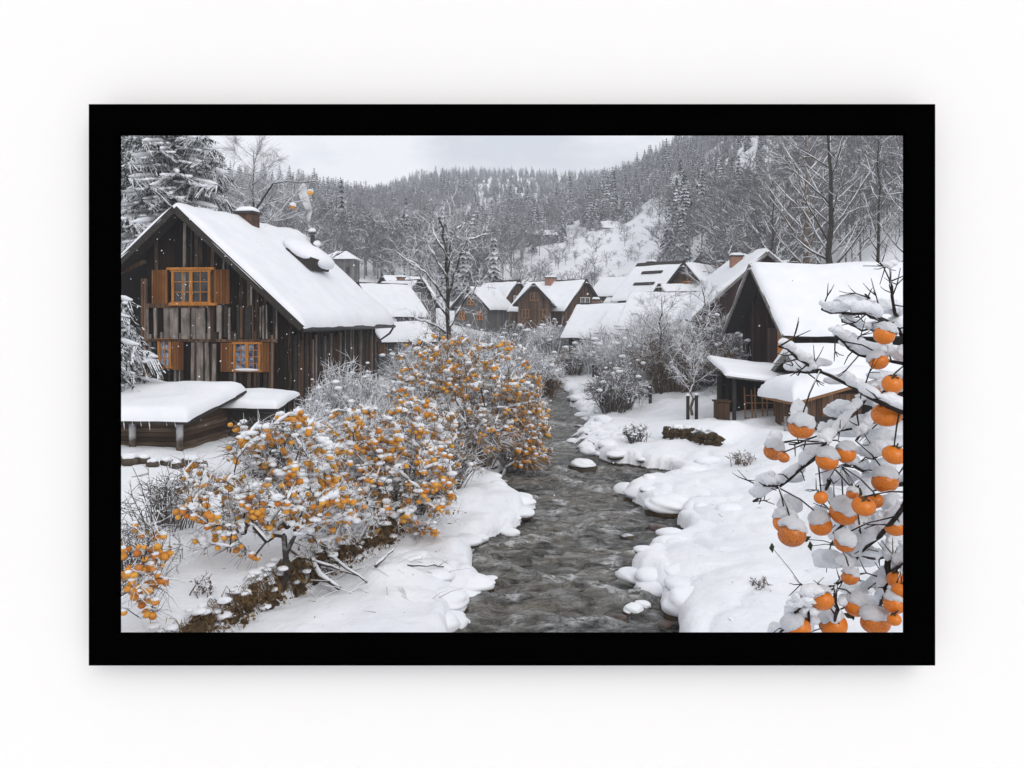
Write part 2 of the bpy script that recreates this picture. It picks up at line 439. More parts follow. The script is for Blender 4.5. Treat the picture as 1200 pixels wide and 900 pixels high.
for pl in RIF:
    W = [(4915 / (q - HY), (p - 600) / F * 4915 / (q - HY)) for p, q in pl]
    xx = X + .25 * fbm(X * 2.5, Y * 2.5, 61, 2); yy = Y + .5 * fbm(X * 2, Y * 2, 62, 2); dd = segdist(xx, yy, W)
    wd = .07 + .006 * W[0][0]; Z = Z + .055 * np.exp(-(dd / (wd * 1.2)) ** 2); FO = np.maximum(FO, np.exp(-(dd / (wd * 1.5)) ** 2) * (.35 + 1.1 * vnoise(X * 3, Y * 3, 63)))
Z = Z * (1 - .5 * sstep(30, 70, Y))
mb = MB(); idx = np.arange(X.size).reshape(X.shape)
mb.add(np.stack([X, Y, Z], -1).reshape(-1, 3), quads=np.stack([idx[:-1, :-1], idx[:-1, 1:], idx[1:, 1:], idx[1:, :-1]], -1).reshape(-1, 4))
rv = mb.build('river', M['water'], smooth=True); tag(rv, 'grey rippling river flowing between snowy banks', kind='structure')
fa = rv.data.attributes.new('foam', 'FLOAT', 'POINT'); fa.data.foreach_set('value', np.clip(FO, 0, 1).astype(np.float32).ravel())

# ------------------------------------------------------------------ picture frame on its white wall
WD = 1.5
pw = WD / F


def fx(p): return (p - 600) * pw


def fz(p): return CAMZ + (HY - p) * pw


root = empty('white_wall', (0, WD, 3.4))
tag(root, 'plain white wall around the black picture frame', 'wall')
mb = MB()
T = .03
y0 = .05; x0, x1, z0, z1 = fx(109), fx(1091), fz(775) - 3.4, fz(127) - 3.4
for (a, b, c, d_) in ((-1.6, x0, -.3, 2.4), (x1, 1.6, -.3, 2.4), (x0, x1, -.3, z0), (x0, x1, z1, 2.4)):
    mb.box(((a + b) / 2, y0 + T / 2, (c + d_) / 2), (b - a, T, d_ - c))
mb.build('panel', M['wallpaint'], root)
mb = MB()
s0 = WD / WD
ox0, ox1, oz0, oz1 = fx(104), fx(1096), fz(780), fz(122)
kk = (WD + .02) / WD
ix0, ix1, iz0, iz1 = fx(142) * kk, fx(1058) * kk, CAMZ + (HY - 741) * pw * kk, CAMZ + (HY - 159) * pw * kk
O = [(ox0, oz0), (ox1, oz0), (ox1, oz1), (ox0, oz1)]; I = [(ix0, iz0), (ix1, iz0), (ix1, iz1), (ix0, iz1)]
v = [(x, WD, z) for x, z in O] + [(x, WD, z) for x, z in I] + [(x, WD + .02, z) for x, z in O] + [(x, WD + .02, z) for x, z in I]
q = []
for i in range(4):
    j = (i + 1) % 4
    q += [(i, j, 4 + j, 4 + i), (8 + j, 8 + i, 12 + i, 12 + j), (j, i, 8 + i, 8 + j), (4 + i, 4 + j, 12 + j, 12 + i)]
mb.add(v, quads=q)
tag(mb.build('picture_frame', M['frame']), 'flat black rectangular picture frame mounted on the white wall', 'picture frame')

# ------------------------------------------------------------------ houses
def roof_snow(Wd, L, ov, og, wall_h, rise, T, parent, seed=0, y0=0, mat=None, res=1.0):
    half = Wd / 2 + ov; m = rise / (Wd / 2); rt = .13
    e = np.array([0, .02, .06, .14, .28])
    nx = max(8, int(half / .45 * res)); ny = max(8, int(L / .5 * res))
    ex = np.concatenate([-half - .06 + e, np.linspace(-half + .4, half - .4, nx), half + .06 - e[::-1]])
    ey = np.concatenate([y0 - og - .06 + e, np.linspace(y0 - og + .5, y0 + L + og - .5, ny), y0 + L + og + .06 - e[::-1]])
    X, Y = np.meshgrid(ex, ey)
    dx = half + .06 - np.abs(X); dy = np.minimum(Y - (y0 - og - .06), y0 + L + og + .06 - Y)
    prof = lambda d: np.sqrt(np.clip(1 - (1 - np.clip(d / .28, 0, 1)) ** 2, 0, 1))
    t = T * prof(dx) * prof(dy) * (1 + 1.2 * fbm(X * .45 + seed, Y * .45, seed, 3) + .35 * fbm(X * 1.8 + seed, Y * 1.8, seed + 9, 2))
    X = X + (.16 * fbm(Y * 1.1, X * .01 + seed, 40 + seed, 3)) * np.clip((np.abs(X) - half + .5) / .5, 0, 1); Y = Y + .08 * fbm(X * 1.3, seed + Y * .01, 50 + seed, 2) * (dy < .1)
    Z = wall_h + rise - m * np.sqrt(X * X + .12 ** 2) + rt + t - .01
    mb = MB(); idx = np.arange(X.size).reshape(X.shape)
    mb.add(np.stack([X, Y, Z], -1).reshape(-1, 3), quads=np.stack([idx[:-1, :-1], idx[:-1, 1:], idx[1:, 1:], idx[1:, :-1]], -1).reshape(-1, 4))
    return mb.build('snow_cover', mat or M['roof_snow'], parent, smooth=True)


def slab_snow(parent, x0, x1, y0, y1, c, T, rot, seed=0, rad=.3, name='snow_cover'):
    """snow lying on a flat tilted roof; c is the point the roof turns about"""
    e = np.array([0, .02, .06, .14, .26]); ex = np.concatenate([x0 + e, np.linspace(x0 + .36, x1 - .36, 16), x1 - e[::-1]]); ey = np.concatenate([y0 + e, np.linspace(y0 + .36, y1 - .36, 12), y1 - e[::-1]])
    X, Y = np.meshgrid(ex, ey); d = np.minimum(np.minimum(X - x0, x1 - X), np.minimum(Y - y0, y1 - Y))
    t = T * np.sqrt(np.clip(1 - (1 - np.clip(d / rad, 0, 1)) ** 2, 0, 1)) * (1 + .9 * fbm(X * .7 + seed, Y * .7, seed, 3) + .3 * fbm(X * 2.2, Y * 2.2 + seed, seed + 4, 2))
    ed = (d < .1); X = X + .14 * fbm(Y * 1.4, X * .02 + seed, seed + 6, 2) * ed; Y = Y + .14 * fbm(X * 1.4, seed + Y * .02, seed + 7, 2) * ed
    P = np.stack([X, Y, t], -1).reshape(-1, 3) @ np.array(rot.to_3x3()).T + np.array(c)
    mb = MB(); idx = np.arange(X.size).reshape(X.shape); mb.add(P, quads=np.stack([idx[:-1, :-1], idx[:-1, 1:], idx[1:, 1:], idx[1:, :-1]], -1).reshape(-1, 4))
    return mb.build(name, M['roof_snow'], parent, smooth=True)


def gable_roof(mb, Wd, L, ov, og, wall_h, rise, y0=0, th=.12):
    half = Wd / 2 + ov; m = rise / (Wd / 2); top = wall_h + rise + th; ez = top - m * half
    pr = [(-half, ez), (0, top), (half, ez), (half, ez - th), (0, top - th), (-half, ez - th)]
    a, b = y0 - og, y0 + L + og
    v = [(x, a, z) for x, z in pr] + [(x, b, z) for x, z in pr]
    q = [(i, (i + 1) % 6, 6 + (i + 1) % 6, 6 + i) for i in range(6)] + [(0, 5, 4, 1), (1, 4, 3, 2), (6, 7, 10, 11), (7, 8, 9, 10)]
    mb.add(v, quads=q)


def window(root, c, w, h, face='front', frame=None, pane=None, cols=2, rows=3, t=.09, casements=2):
    """c: centre on the wall surface; face front (-y), right (+x), left (-x)"""
    f = MB(); p = MB()
    def P(u, v, o):
        if face == 'front': return (c[0] + u, c[1] - o, c[2] + v)
        if face == 'right': return (c[0] + o, c[1] + u, c[2] + v)
        return (c[0] - o, c[1] + u, c[2] + v)
    def S(a, b, d): return (a, d, b) if face == 'front' else (d, a, b)
    for s in (-1, 1):
        f.box(P(s * (w / 2), 0, .04), S(t, h + t * .5, .10)); f.box(P(0, s * (h / 2 + t * .3), .042), S(w + 2 * t, t, .11))
    cw = w / casements
    for i in range(1, casements): f.box(P(-w / 2 + i * cw, 0, .045), S(t * 1.4, h, .09))
    o = f.build('window', frame or M['orangewood'], root)
    g = MB()
    for i in range(casements):
        u0 = -w / 2 + i * cw
        for a in range(1, cols): g.box(P(u0 + cw * a / cols, 0, .03), S(.028, h, .05))
        for b in range(1, rows): g.box(P(u0 + cw / 2, -h / 2 + h * b / rows, .031), S(cw - .04, .028, .05))
    if g.v: g.build('glazing_bar', frame or M['orangewood'], o)
    p.box(P(0, 0, .012), S(w, h, .03)); p.build('pane', pane or M['glass'], o)
    return o


def chimney(root, x, y, z, w, h, mat=None, snow=.18, cap=True):
    mb = MB(); mb.box((x, y, z + h / 2 - .6), (w, w, h + 1.2)); o = mb.build('chimney', mat or M['brick'], root)
    if cap:
        mb = MB(); mb.box((x, y, z + h + .05), (w + .16, w + .16, .1)); mb.build('chimney_cap', M['metal'], o)
    mb = MB(); mb.blob((x, y, z + h + .1), (w * .60, w * .60, snow * 1.15), int(x * 10) % 7, 4, .12, flat=0, sq=.55); mb.build('snow_cap', M['roof_snow'], o, smooth=True)
    return o


def house(name, label, cat, x, y, z, Wd, L, wall_h, rise, yaw, ov=.5, og=.5, wall=None, snow=.3, chim=(), wins=(), seed=1, trim=None, group=None, found=2.5, res=1.0):
    root = empty(name, (x, y, z), R(yaw)); tag(root, label, cat, group)
    mb = MB(); h = Wd / 2
    pr = [(-h, -found), (h, -found), (h, wall_h), (0, wall_h + rise), (-h, wall_h)]
    v = [(a, 0, b) for a, b in pr] + [(a, L, b) for a, b in pr]
    mb.add(v, quads=[(0, 1, 6, 5), (1, 2, 7, 6), (2, 3, 8, 7), (3, 4, 9, 8), (4, 0, 5, 9), (0, 4, 2, 1), (5, 6, 7, 9)], tris=[(2, 4, 3), (7, 8, 9)])
    mb.build('wall', wall or M['planks'], root)
    mb = MB(); gable_roof(mb, Wd, L, ov, og, wall_h, rise)
    rf = mb.build('roof', M['darkwood'], root)
    roof_snow(Wd, L, ov, og, wall_h, rise, snow, rf, seed, res=res)
    mb = MB(); m = rise / h; half = h + ov; top = wall_h + rise + .1
    for yy in (-og - .03,):
        for s in (-1, 1):
            mb.bar((s * half, yy, top - m * half - .06), (0, yy, top - .06), .05, .24)
    mb.build('bargeboard', trim or M['darkwood'], root)
    for (cx_, cy_, w, hh) in chim:
        chimney(root, cx_, cy_, wall_h + rise - m * abs(cx_), w, hh)
    for w in wins:
        window(root, *w[0], **w[1])
    return root


# --- the big left cottage
ux, uy = .138, .9904
fx_, fy_ = -7.5 - .99 * 4.88 + ux * .8, 30 + .138 * 4.88 + uy * .8
ZB = 1.1; WH = 4.45 + .6 - ZB
cot = house('timber_cottage', 'large dark timber cottage on the left with orange shutters and snowy roof', 'house', fx_, fy_, ZB, 8.3, 10.2, WH + .1, 3.72, -7.9, .73, .8, M['planks'], .36, seed=3, res=1.6)
for c_ in list(cot.children):                              # the left end of the front is an open bay under the roof
    if c_.name.startswith('wall'): bpy.data.objects.remove(c_)
mb = MB(); m_ = 3.72 / 4.15
pr = [(-1.62, -2.5), (4.15, -2.5), (4.15, WH + .1), (0, WH + .1 + 3.72), (-1.62, WH + .1 + 3.72 - m_ * 1.62)]
mb.add([(a, 0, b) for a, b in pr] + [(a, 10.2, b) for a, b in pr], quads=[(0, 1, 6, 5), (1, 2, 7, 6), (2, 3, 8, 7), (3, 4, 9, 8), (4, 0, 5, 9), (0, 4, 2, 1), (5, 6, 7, 9)], tris=[(2, 4, 3), (7, 8, 9)])
mb.build('wall', M['planks'], cot)
mb = MB()
for x_ in (-1.66, -4.1): mb.box((x_, -.02, 2.0), (.2, .2, 6.6 if x_ > -2 else 5.0))
mb.bar((-4.7, -.3, 4.6), (-1.6, -.1, 5.95), .13, .13); mb.build('post', M['brownplanks'], cot)
rng = random.Random(4)
mb = MB()
for i in range(92):                                       # rough split slabs nailed over the gable
    x = -4.05 + 8.1 * (i + rng.random() * .8) / 92; ztop = WH + .1 + 3.72 - m_ * abs(x) - .25
    lvl = rng.choice([0, 0, 1, 1, 2])
    if lvl == 0: a, b = .0 + rng.random() * .6, 3.15 + rng.random() * .2
    elif lvl == 1: a, b = 2.9 + rng.random() * .2, 4.22 + rng.random() * .1
    else: a, b = 4.3, ztop - .1
    b = min(b, ztop)
    if b - a < .4 or rng.random() < .25 or x < -1.6: continue
    w = rng.uniform(.05, .15)
    mb.box((x, -.03, (a + b) / 2), (w, .05 + rng.random() * .03, b - a), 0 if rng.random() < (.5 if x < 1.6 else .22) else rng.choice((1, 2, 2)), Matrix.Rotation(rng.uniform(-.02, .02), 3, 'Y'))
for i in range(60):
    y = .1 + 10.0 * (i + rng.random() * .8) / 60
    mb.box((4.17, y, 1.2 + rng.random() * .4), (.06, rng.uniform(.05, .14), 3.4 + rng.random() * .6), 0 if rng.random() < .16 else rng.choice((1, 2, 2, 2)))
for x, w, a, b in ((-1.55, .16, 2.95, 4.2), (-1.2, .10, 3.0, 4.22), (-.75, .2, 3.0, 4.25), (-.35, .13, 3.0, 4.2), (.02, .34, 2.96, 4.2), (.36, .12, 3.0, 4.22), (.62, .36, 3.02, 4.18), (.95, .10, 3.0, 4.24), (1.35, .18, 3.3, 4.3), (1.75, .08, 3.0, 4.2), (.3, .12, 1.2, 2.9), (.55, .16, 1.1, 2.92), (.85, .11, 1.2, 2.9), (1.15, .14, .9, 2.85)):
    mb.box((x, -.075, (a + b) / 2), (w, .05, b - a), 0, Matrix.Rotation(rng.uniform(-.025, .025), 3, 'Y'))
mb.build('cladding', [M['batten'], M['brownplanks'], M['darkwood']], cot)
mb = MB(); mb.bar((-1.6, -.09, 4.28), (1.0, -.09, 4.28), .09, .16); mb.bar((-1.7, -.09, 2.98), (3.6, -.09, 2.98), .08, .10)
mb.build('wall_beam', M['brownplanks'], cot)
# windows: local x measured from gable centre; cottage scale 31.5 px per metre
window(cot, (.24, -.03, 4.98), 1.45, 1.15, 'front', cols=2, rows=3)
for sx in (-1.0, 1.46):
    mb = MB(); mb.box((sx, -.09, 4.98), (.62, .07, 1.28)); mb.box((sx, -.13, 5.35), (.56, .03, .09)); mb.box((sx, -.13, 4.6), (.56, .03, .09)); mb.build('shutter', M['shutterwood'], cot)
mb = MB(); mb.bar((-.7, -.12, 5.66), (1.2, -.12, 5.66), .12, .09); mb.bar((-.6, -.12, 4.33), (1.3, -.12, 4.33), .14, .10); mb.build('window_board', M['orangewood'], cot)
window(cot, (2.45, -.03, 2.38), .98, .98, 'front', pane=M['blueglass'], cols=2, rows=4)
for sx in (1.65, 3.16):
    mb = MB(); mb.box((sx, -.09, 2.36), (.44 if sx < 2 else .32, .07, 1.08)); mb.build('shutter', M['shutterwood'], cot)
mb = MB(); mb.blob((2.45, -.14, 1.9), (.5, .08, .06), 2, 2, .1); mb.build('sill_snow', M['roof_snow'], cot, smooth=True)
window(cot, (-.82, -.03, 2.48), .45, .98, 'front', pane=M['blueglass'], cols=2, rows=3, casements=1)
mb = MB(); mb.box((-.28, -.09, 2.42), (.44, .07, 1.1)); mb.build('shutter', M['shutterwood'], cot)
chimney(cot, .25, 4.6, WH + 3.5, .74, .80, M['sootbrick'], .2)
# eyebrow dormer in the river-side roof plane
mb = MB(); zr = lambda x: WH + .1 + 3.72 - m_ * x + .13
for sgn in (1,):
    a = (1.25, 6.0, zr(1.25) + .05); b = (2.6, 6.0, zr(2.6) + .1)
mb.box((2.15, 6.6, zr(2.15) + .42), (1.5, 1.9, .5), 0, Matrix.Rotation(.35, 3, 'Y')); dm = mb.build('dormer', M['darkwood'], cot)
mb = MB(); mb.blob((2.15, 6.75, zr(2.15) + .72), (1.25, 1.25, .42), 3, 3, .12, rot=Matrix.Rotation(.5, 3, 'Y')); mb.build('dormer_snow', M['roof_snow'], dm, smooth=True)
mb = MB(); ez = WH + .1 - m_ * .73 - .02
mb.tube([(4.92, -.8, ez), (4.92, 11.0, ez)], .07, 8); mb.tube([(4.92, 10.9, ez), (4.7, 10.9, ez - .35), (4.25, 10.4, ez - .75), (4.25, 10.4, ez - 3)], .05, 6)
mb.build('gutter', M['metal'], cot, smooth=True)
mb = MB(); zz = WH + 2.9
mb.tube([(.9, 10.4, zz), (.9, 10.4, zz + 1.05)], .11, 10); mb.tube([(.9, 10.4, zz + 1.1), (.9, 10.4, zz + 1.25)], [.26, .05], 10); mb.box((.75, 10.35, zz + .45), (.7, .3, .22))
sp = mb.build('stove_pipe', M['metal'], cot)
mb = MB()
for a in ((1.15, .62, .16), (.62, .6, .14), (.9, 1.28, .12)): mb.blob((a[0], 10.35, zz + a[1]), (.2, .2, a[2]), 1, 2, .15)
mb.build('snow_cap', M['roof_snow'], sp, smooth=True)

# --- low shed under the cottage
sx_, sy_, sz_ = at(142, 560, 23.5)
shed = empty('log_shed', (sx_ - 1.2, 24.0, .9), R(-6)); tag(shed, 'low log shed with thick snow roof in front of the large cottage', 'shed')
mb = MB(); mb.box((.9, 1.5, .2), (3.9, 2.8, 2.0)); mb.build('wall', M['logs'], shed)
mb = MB()
for x in (-.9, .45, 1.45, 2.85): mb.tube([(x, -.15, -.8), (x, -.15, 1.25)], .10, 7)
mb.build('post', M['logwood'], shed, smooth=True)
mb = MB(); mb.box((.9, 1.5, 1.38), (4.7, 3.9, .1), 0, Matrix.Rotation(.13, 3, 'X')); rf = mb.build('roof', M['darkwood'], shed)
slab_snow(rf, -2.4, 2.35, -2.0, 2.0, (.9, 1.5, 1.42), .36, Matrix.Rotation(.13, 3, 'X'), 5, .5)
mb = MB()
for i in range(16): x = -.9 + i * .25; mb.tube([(x, -.42, 1.2), (x + .02, -.42, 1.2 - rng.uniform(.08, .3))], [.025, .004], 5)
mb.build('icicle', M['snow_clump'], shed, smooth=True)
o = empty('lean_to', (-8.75, 26.5, .9), R(-6)); tag(o, 'small lean-to with flat snow roof beside the low log shed', 'shed')
mb = MB(); mb.box((.3, .8, .35), (1.7, 1.2, 1.7)); mb.build('wall', M['darkwood'], o)
mb = MB(); mb.box((.3, .7, 1.3), (2.3, 1.9, .08), 0, Matrix.Rotation(.12, 3, 'X')); rf = mb.build('roof', M['darkwood'], o)
slab_snow(rf, -1.2, 1.2, -1.0, 1.0, (.3, .7, 1.33), .24, Matrix.Rotation(.12, 3, 'X'), 7, .3)

# --- right house with porch
rh = house('plank_house', 'dark plank house on the right with wide snowy roof and small orange door', 'house', 11.3, 37.15, 1.0, 7.0, 11, 3.55, 2.65, -88, .55, .75, M['planks'], .3, seed=8, trim=M['greytrim'], res=1.4,
           chim=[(-.2, 7.6, .8, .55)])
mb = MB(); mb.box((2.75, -.35, 2.5), (1.1, .8, 2.0)); mb.box((2.75, -.5, 1.45), (1.3, 1.0, .12)); bay = mb.build('bay', M['redplanks'], rh)
mb = MB(); mb.box((3.36, -.42, 2.75), (.06, .6, 1.35)); mb.build('door', M['orangewood'], rh)
mb = MB(); mb.blob((2.75, -.55, 1.55), (.75, .6, .1), 3, 2, .1); mb.build('sill_snow', M['roof_snow'], bay, smooth=True)
mb = MB()
for i in range(34):
    xx = -3.3 + i * .2; mb.box((xx, -.03, 1.6 + 1.2 * (1 - abs(xx) / 3.4)), (.05, .05, 3.4 + 2.2 * (1 - abs(xx) / 3.4)))
mb.build('batten', M['redplanks'], rh)
# porch: open lean-to at the gable end
p = empty('porch', (8.55, 31.5, .95), 0); tag(p, 'open lean-to porch with snowy awning and ladders left of the plank house', 'porch')
mb = MB()
for x, y in ((-.1, .4), (1.55, .3), (-.1, 2.6), (2.2, 2.6)): mb.box((x, y, .75), (.12, .12, 2.1))
mb.build('post', M['darkwood'], p)
mb = MB(); mb.box((1.1, 2.65, .8), (2.6, .1, 1.9)); mb.build('back_wall', M['planks'], p)
Mx = Matrix.Rotation(.16, 3, 'X') @ Matrix.Rotation(.12, 3, 'Y')
mb = MB(); mb.box((.85, 1.4, 1.86), (2.75, 3.1, .08), 0, Mx); rf = mb.build('awning', M['greytrim'], p)
slab_snow(rf, -1.4, 1.4, -1.58, 1.58, (.85, 1.4, 1.89), .15, Mx, 4, .16)
mb = MB()
for x in (.35, .75, 1.2): mb.bar((x, .5, -.1), (x + .05, .8, 1.3), .05, .05); mb.bar((x + .28, .5, -.1), (x + .32, .8, 1.2), .05, .05)
for j in range(4): mb.bar((.35, .52 + .06 * j, .15 + .28 * j), (1.5, .52 + .06 * j, .15 + .28 * j), .03, .04)
tag(mb.build('ladder', M['brownwood'], None, loc=(8.55, 31.5, .95)), 'brown wooden ladder rack leaning inside the open porch', 'ladder')
mb = MB(); mb.box((0, 0, .35), (.5, .5, .7)); mb.box((0, 0, .75), (.62, .6, .06)); tag(mb.build('crate', M['brownplanks'], None, loc=(8.05, 32.2, .98)), 'small wooden crate at the left end of the porch', 'crate')

# mid shed (second roof) and brick shed (front snow heap)
o = house('wood_shed', 'low snow buried shed between the plank house and the brown heap-topped shed', 'shed', 10.6, 31.4, 1.0, 2.6, 5.0, 1.75, .75, -84, .35, .35, M['planks'], .42, seed=12, trim=M['greytrim'])
bs = empty('plank_shed', (9.7, 28.6, 1.0), R(10)); tag(bs, 'small brown plank shed under a heavy rounded snow heap in front of the dark house', 'shed')
mb = MB(); mb.box((1.35, 1.0, .35), (2.3, 1.8, 1.9)); mb.build('wall', M['brownplanks'], bs)
mb = MB(); mb.box((1.2, .08, .25), (.9, .06, .55)); mb.build('opening_shade', M['darkwood'], bs)  # solid dark board on the wall; its tone stands for the shade inside
Mx = Matrix.Rotation(-.24, 3, 'Y')
mb = MB(); mb.box((1.3, .9, 1.42), (3.2, 2.4, .12), 0, Mx); rf = mb.build('roof', M['brownwood'], bs)
slab_snow(rf, -1.66, 1.66, -1.26, 1.26, (1.3, .9, 1.47), .6, Mx, 6, .75)
mb = MB()
for i in range(9): mb.box((-.35 + i * .12, -.35, .1), (.07, .04, 1.0))
mb.box((.15, -.32, .35), (1.2, .04, .08)); tag(mb.build('picket_fence', M['greytrim'], None, loc=(9.55, 28.6, 1.0)), 'short snowy picket fence beside the small brown shed', 'fence')

# --- village houses further off
def hz(px, d): x = (px - 600) / F * d; return x, d, gz(x, d)


def far_house(name, label, apex, d, Wd, L, wall_h, rise, yaw, wall, chim=(), wins=(), snow=.3, seed=1, ov=.5, og=.5, trim=None):
    """apex: pixel of the front gable peak"""
    ax, ay, az = at(apex[0], apex[1], d)
    z = az - .3 - wall_h - rise
    if not wins:
        wins = [((.0, -.02, wall_h + rise * .28), .8, .75), ((-Wd * .27, -.02, wall_h * .5), .7, .85), ((Wd * .27, -.02, wall_h * .5), .7, .85)]
        wins = [(w_, dict(frame=M[('whitewood', 'orangewood', 'brownwood')[seed % 3]], cols=2, rows=2)) for w_ in wins]
    return house(name, label, 'house', ax, ay, z, Wd, L, wall_h, rise, yaw, ov, og, wall, snow, chim, wins, seed, trim, 'houses of the snowy village', 8)


dk = dict(frame=M['whitewood'], cols=2, rows=2)
far_house('chalet', 'brown chalet in the village centre with gabled side wing and white window', (683, 325), 92, 6.2, 7.5, 2.6, 3.0, 46, M['brownplanks'], [(-.6, 4.2, .9, .9)],
          [(((.3, -.02, 3.2), 1.5, .9), dk), (((-1.6, -.02, 1.2), 1.0, 1.0), dict(frame=M['orangewood'], cols=2, rows=2))], .32, 2)
far_house('chalet_wing', 'small gabled wing at the left end of the brown central chalet', (626, 330), 89, 3.4, 4, 2.6, 1.8, -8, M['brownplanks'], (), (), .3, 5)
far_house('barn', 'brown gabled barn left of the central chalet', (605, 326), 104, 5.6, 6, 2.8, 3.2, 38, M['brownplanks'], (), (), .3, 6)
far_house('cottage', 'cottage with red brick chimney and deep snow roof in front of the chalet', (738, 352), 74, 5.6, 4.6, 1.2, 2.6, 58, M['planks'], [(.6, 3.6, .55, .9)], (), .3, 7)
far_house('hut', 'low snow roofed hut between the cottage and the riverside bushes', (770, 356), 70, 4.4, 4, 1.0, 1.8, 50, M['planks'], (), (), .3, 8)
far_house('farmhouse', 'tall reddish board farmhouse behind the plank house with brick chimney', (897, 292), 56, 9.0, 10, 3.0, 4.0, -2, M['redplanks'], [(-.9, 4.5, .8, .9)], (), .38, 9, trim=M['greytrim'])
far_house('long_house', 'long low house with brown wall left of the reddish farmhouse', (806, 305), 76, 6.5, 12, 3.0, 2.8, -58, M['brownplanks'], [(.8, 3.6, .9, .8)], (), .3, 10)
far_house('steep_house', 'steep grey roofed house at the left end of the long low house', (797, 303), 82, 7, 5, 1.0, 3.4, 40, M['greywall'], [(.5, 4, .7, .6)], (), .16, 11)
sh_ = bpy.data.objects['steep_house']
for a_, b_ in ((-1.0, .9), (-2.2, .5)):
    mb = MB(); mm = 3.4 / 3.5; mb.box((a_ - .35, 2.4, 1.0 + 3.4 + mm * (a_ - .35) + .30), (.35, 2.6, .16), 0, Matrix.Rotation(-math.atan(mm), 3, 'Y')); mb.build('skylight', M['darkwood'], sh_)
far_house('upper_house', 'house with flat white roof on the slope above the long low house', (829, 292), 98, 5, 8, 2.2, 1.4, -70, M['redplanks'], (), (), .25, 12)
far_house('gable_house', 'small dark gabled house seen over the ridge of the plank house', (926, 300), 68, 4.5, 6, 2.2, 2.0, 10, M['redplanks'], (), (), .25, 13)
far_house('grey_house', 'grey walled house with dark gable just right of the large cottage roof', (424, 328), 72, 4.4, 5, 3.0, 2.4, -38, M['greywall'], (), (), .3, 14)
far_house('row_house', 'pale snow roofed house behind the bare tree on the left bank', (488, 325), 84, 5, 5, 2.6, 2.3, 44, M['greywall'], [(.3, 3, .6, .6)], (), .28, 15)
far_house('back_house', 'small snow roofed house furthest back on the left of the village', (452, 320), 105, 5, 5, 2.5, 2.2, -50, M['greywall'], (), (), .28, 16)
far_house('garden_shed', 'grey shed with a broad snowy roof low beside the left bank thicket', (446, 376), 50, 2.2, 2.4, 1.1, .7, -62, M['greywall'], (), (), .22, 17)
far_house('hill_cabin', 'tiny white roofed cabin high on the slope below the dark firs', (694, 258), 240, 7, 10, 2, 2, -75, M['redplanks'], (), (), .4, 18)
far_house('hill_barn', 'long dark open barn at the edge of the upper meadow', (617, 269), 215, 6, 9, 2.2, 1.2, -80, M['redplanks'], (), (), .3, 19)
M['ochre'] = m_planks('mossy ochre boards', (.035, .03, .018), (.10, .085, .045), (.2, .17, .1), .25)
far_house('terrace_house', 'ochre boarded house low between the bushes and the reddish farmhouse', (836, 338), 63, 5.5, 6, 1.6, 2.4, 62, M['ochre'], (), (), .3, 20)
far_house('sloping_house', 'house with dark slanted bargeboard left of the brown bushes', (752, 344), 84, 4.6, 5, 1.6, 2.6, 30, M['redplanks'], (), (), .3, 21)
far_house('lower_house', 'snow roofed house stepped below the steep grey roofed house', (778, 330), 74, 5.2, 6, 1.8, 2.2, -64, M['brownplanks'], (), (), .3, 22)
far_house('top_house', 'highest snow roofed house on the right beside the farmhouse chimney', (846, 290), 112, 6, 7, 2.2, 2.2, -60, M['greywall'], [(.6, 3, .7, .9)], (), .3, 23)
far_house('small_cabin', 'small ochre cabin left of the steep roofed house', (742, 322), 104, 4.5, 5, 2, 2, 38, M['ochre'], (), (), .3, 24)
far_house('bank_house', 'grey gabled house between the row house and the barn', (552, 334), 98, 4.6, 5, 2.2, 2.2, -30, M['greywall'], (), (), .3, 25)
# hipped grey villa
x, y, z = at(397, 299, 112)
v_ = empty('villa', (x, y, z - 5.0)); tag(v_, 'grey square villa with hipped snow roof on the left slope', 'house', 'houses of the snowy village')
mb = MB(); mb.box((0, 2, .5), (4.0, 4.0, 8)); mb.build('wall', M['greywall'], v_)
mb = MB(); mb.add([(-2.5, -.5, 4.5), (2.5, -.5, 4.5), (2.5, 4.5, 4.5), (-2.5, 4.5, 4.5), (-.7, 2, 5.7), (.7, 2, 5.7)], quads=[(0, 1, 5, 4), (2, 3, 4, 5), (3, 2, 1, 0)], tris=[(1, 2, 5), (3, 0, 4)]); mb.build('roof', M['roof_snow'], v_)
for a in (-1, 0, 1): window(v_, (a * 1.2, 0, 3), .6, .9, 'front', frame=M['greywall'], cols=1, rows=1, casements=1)

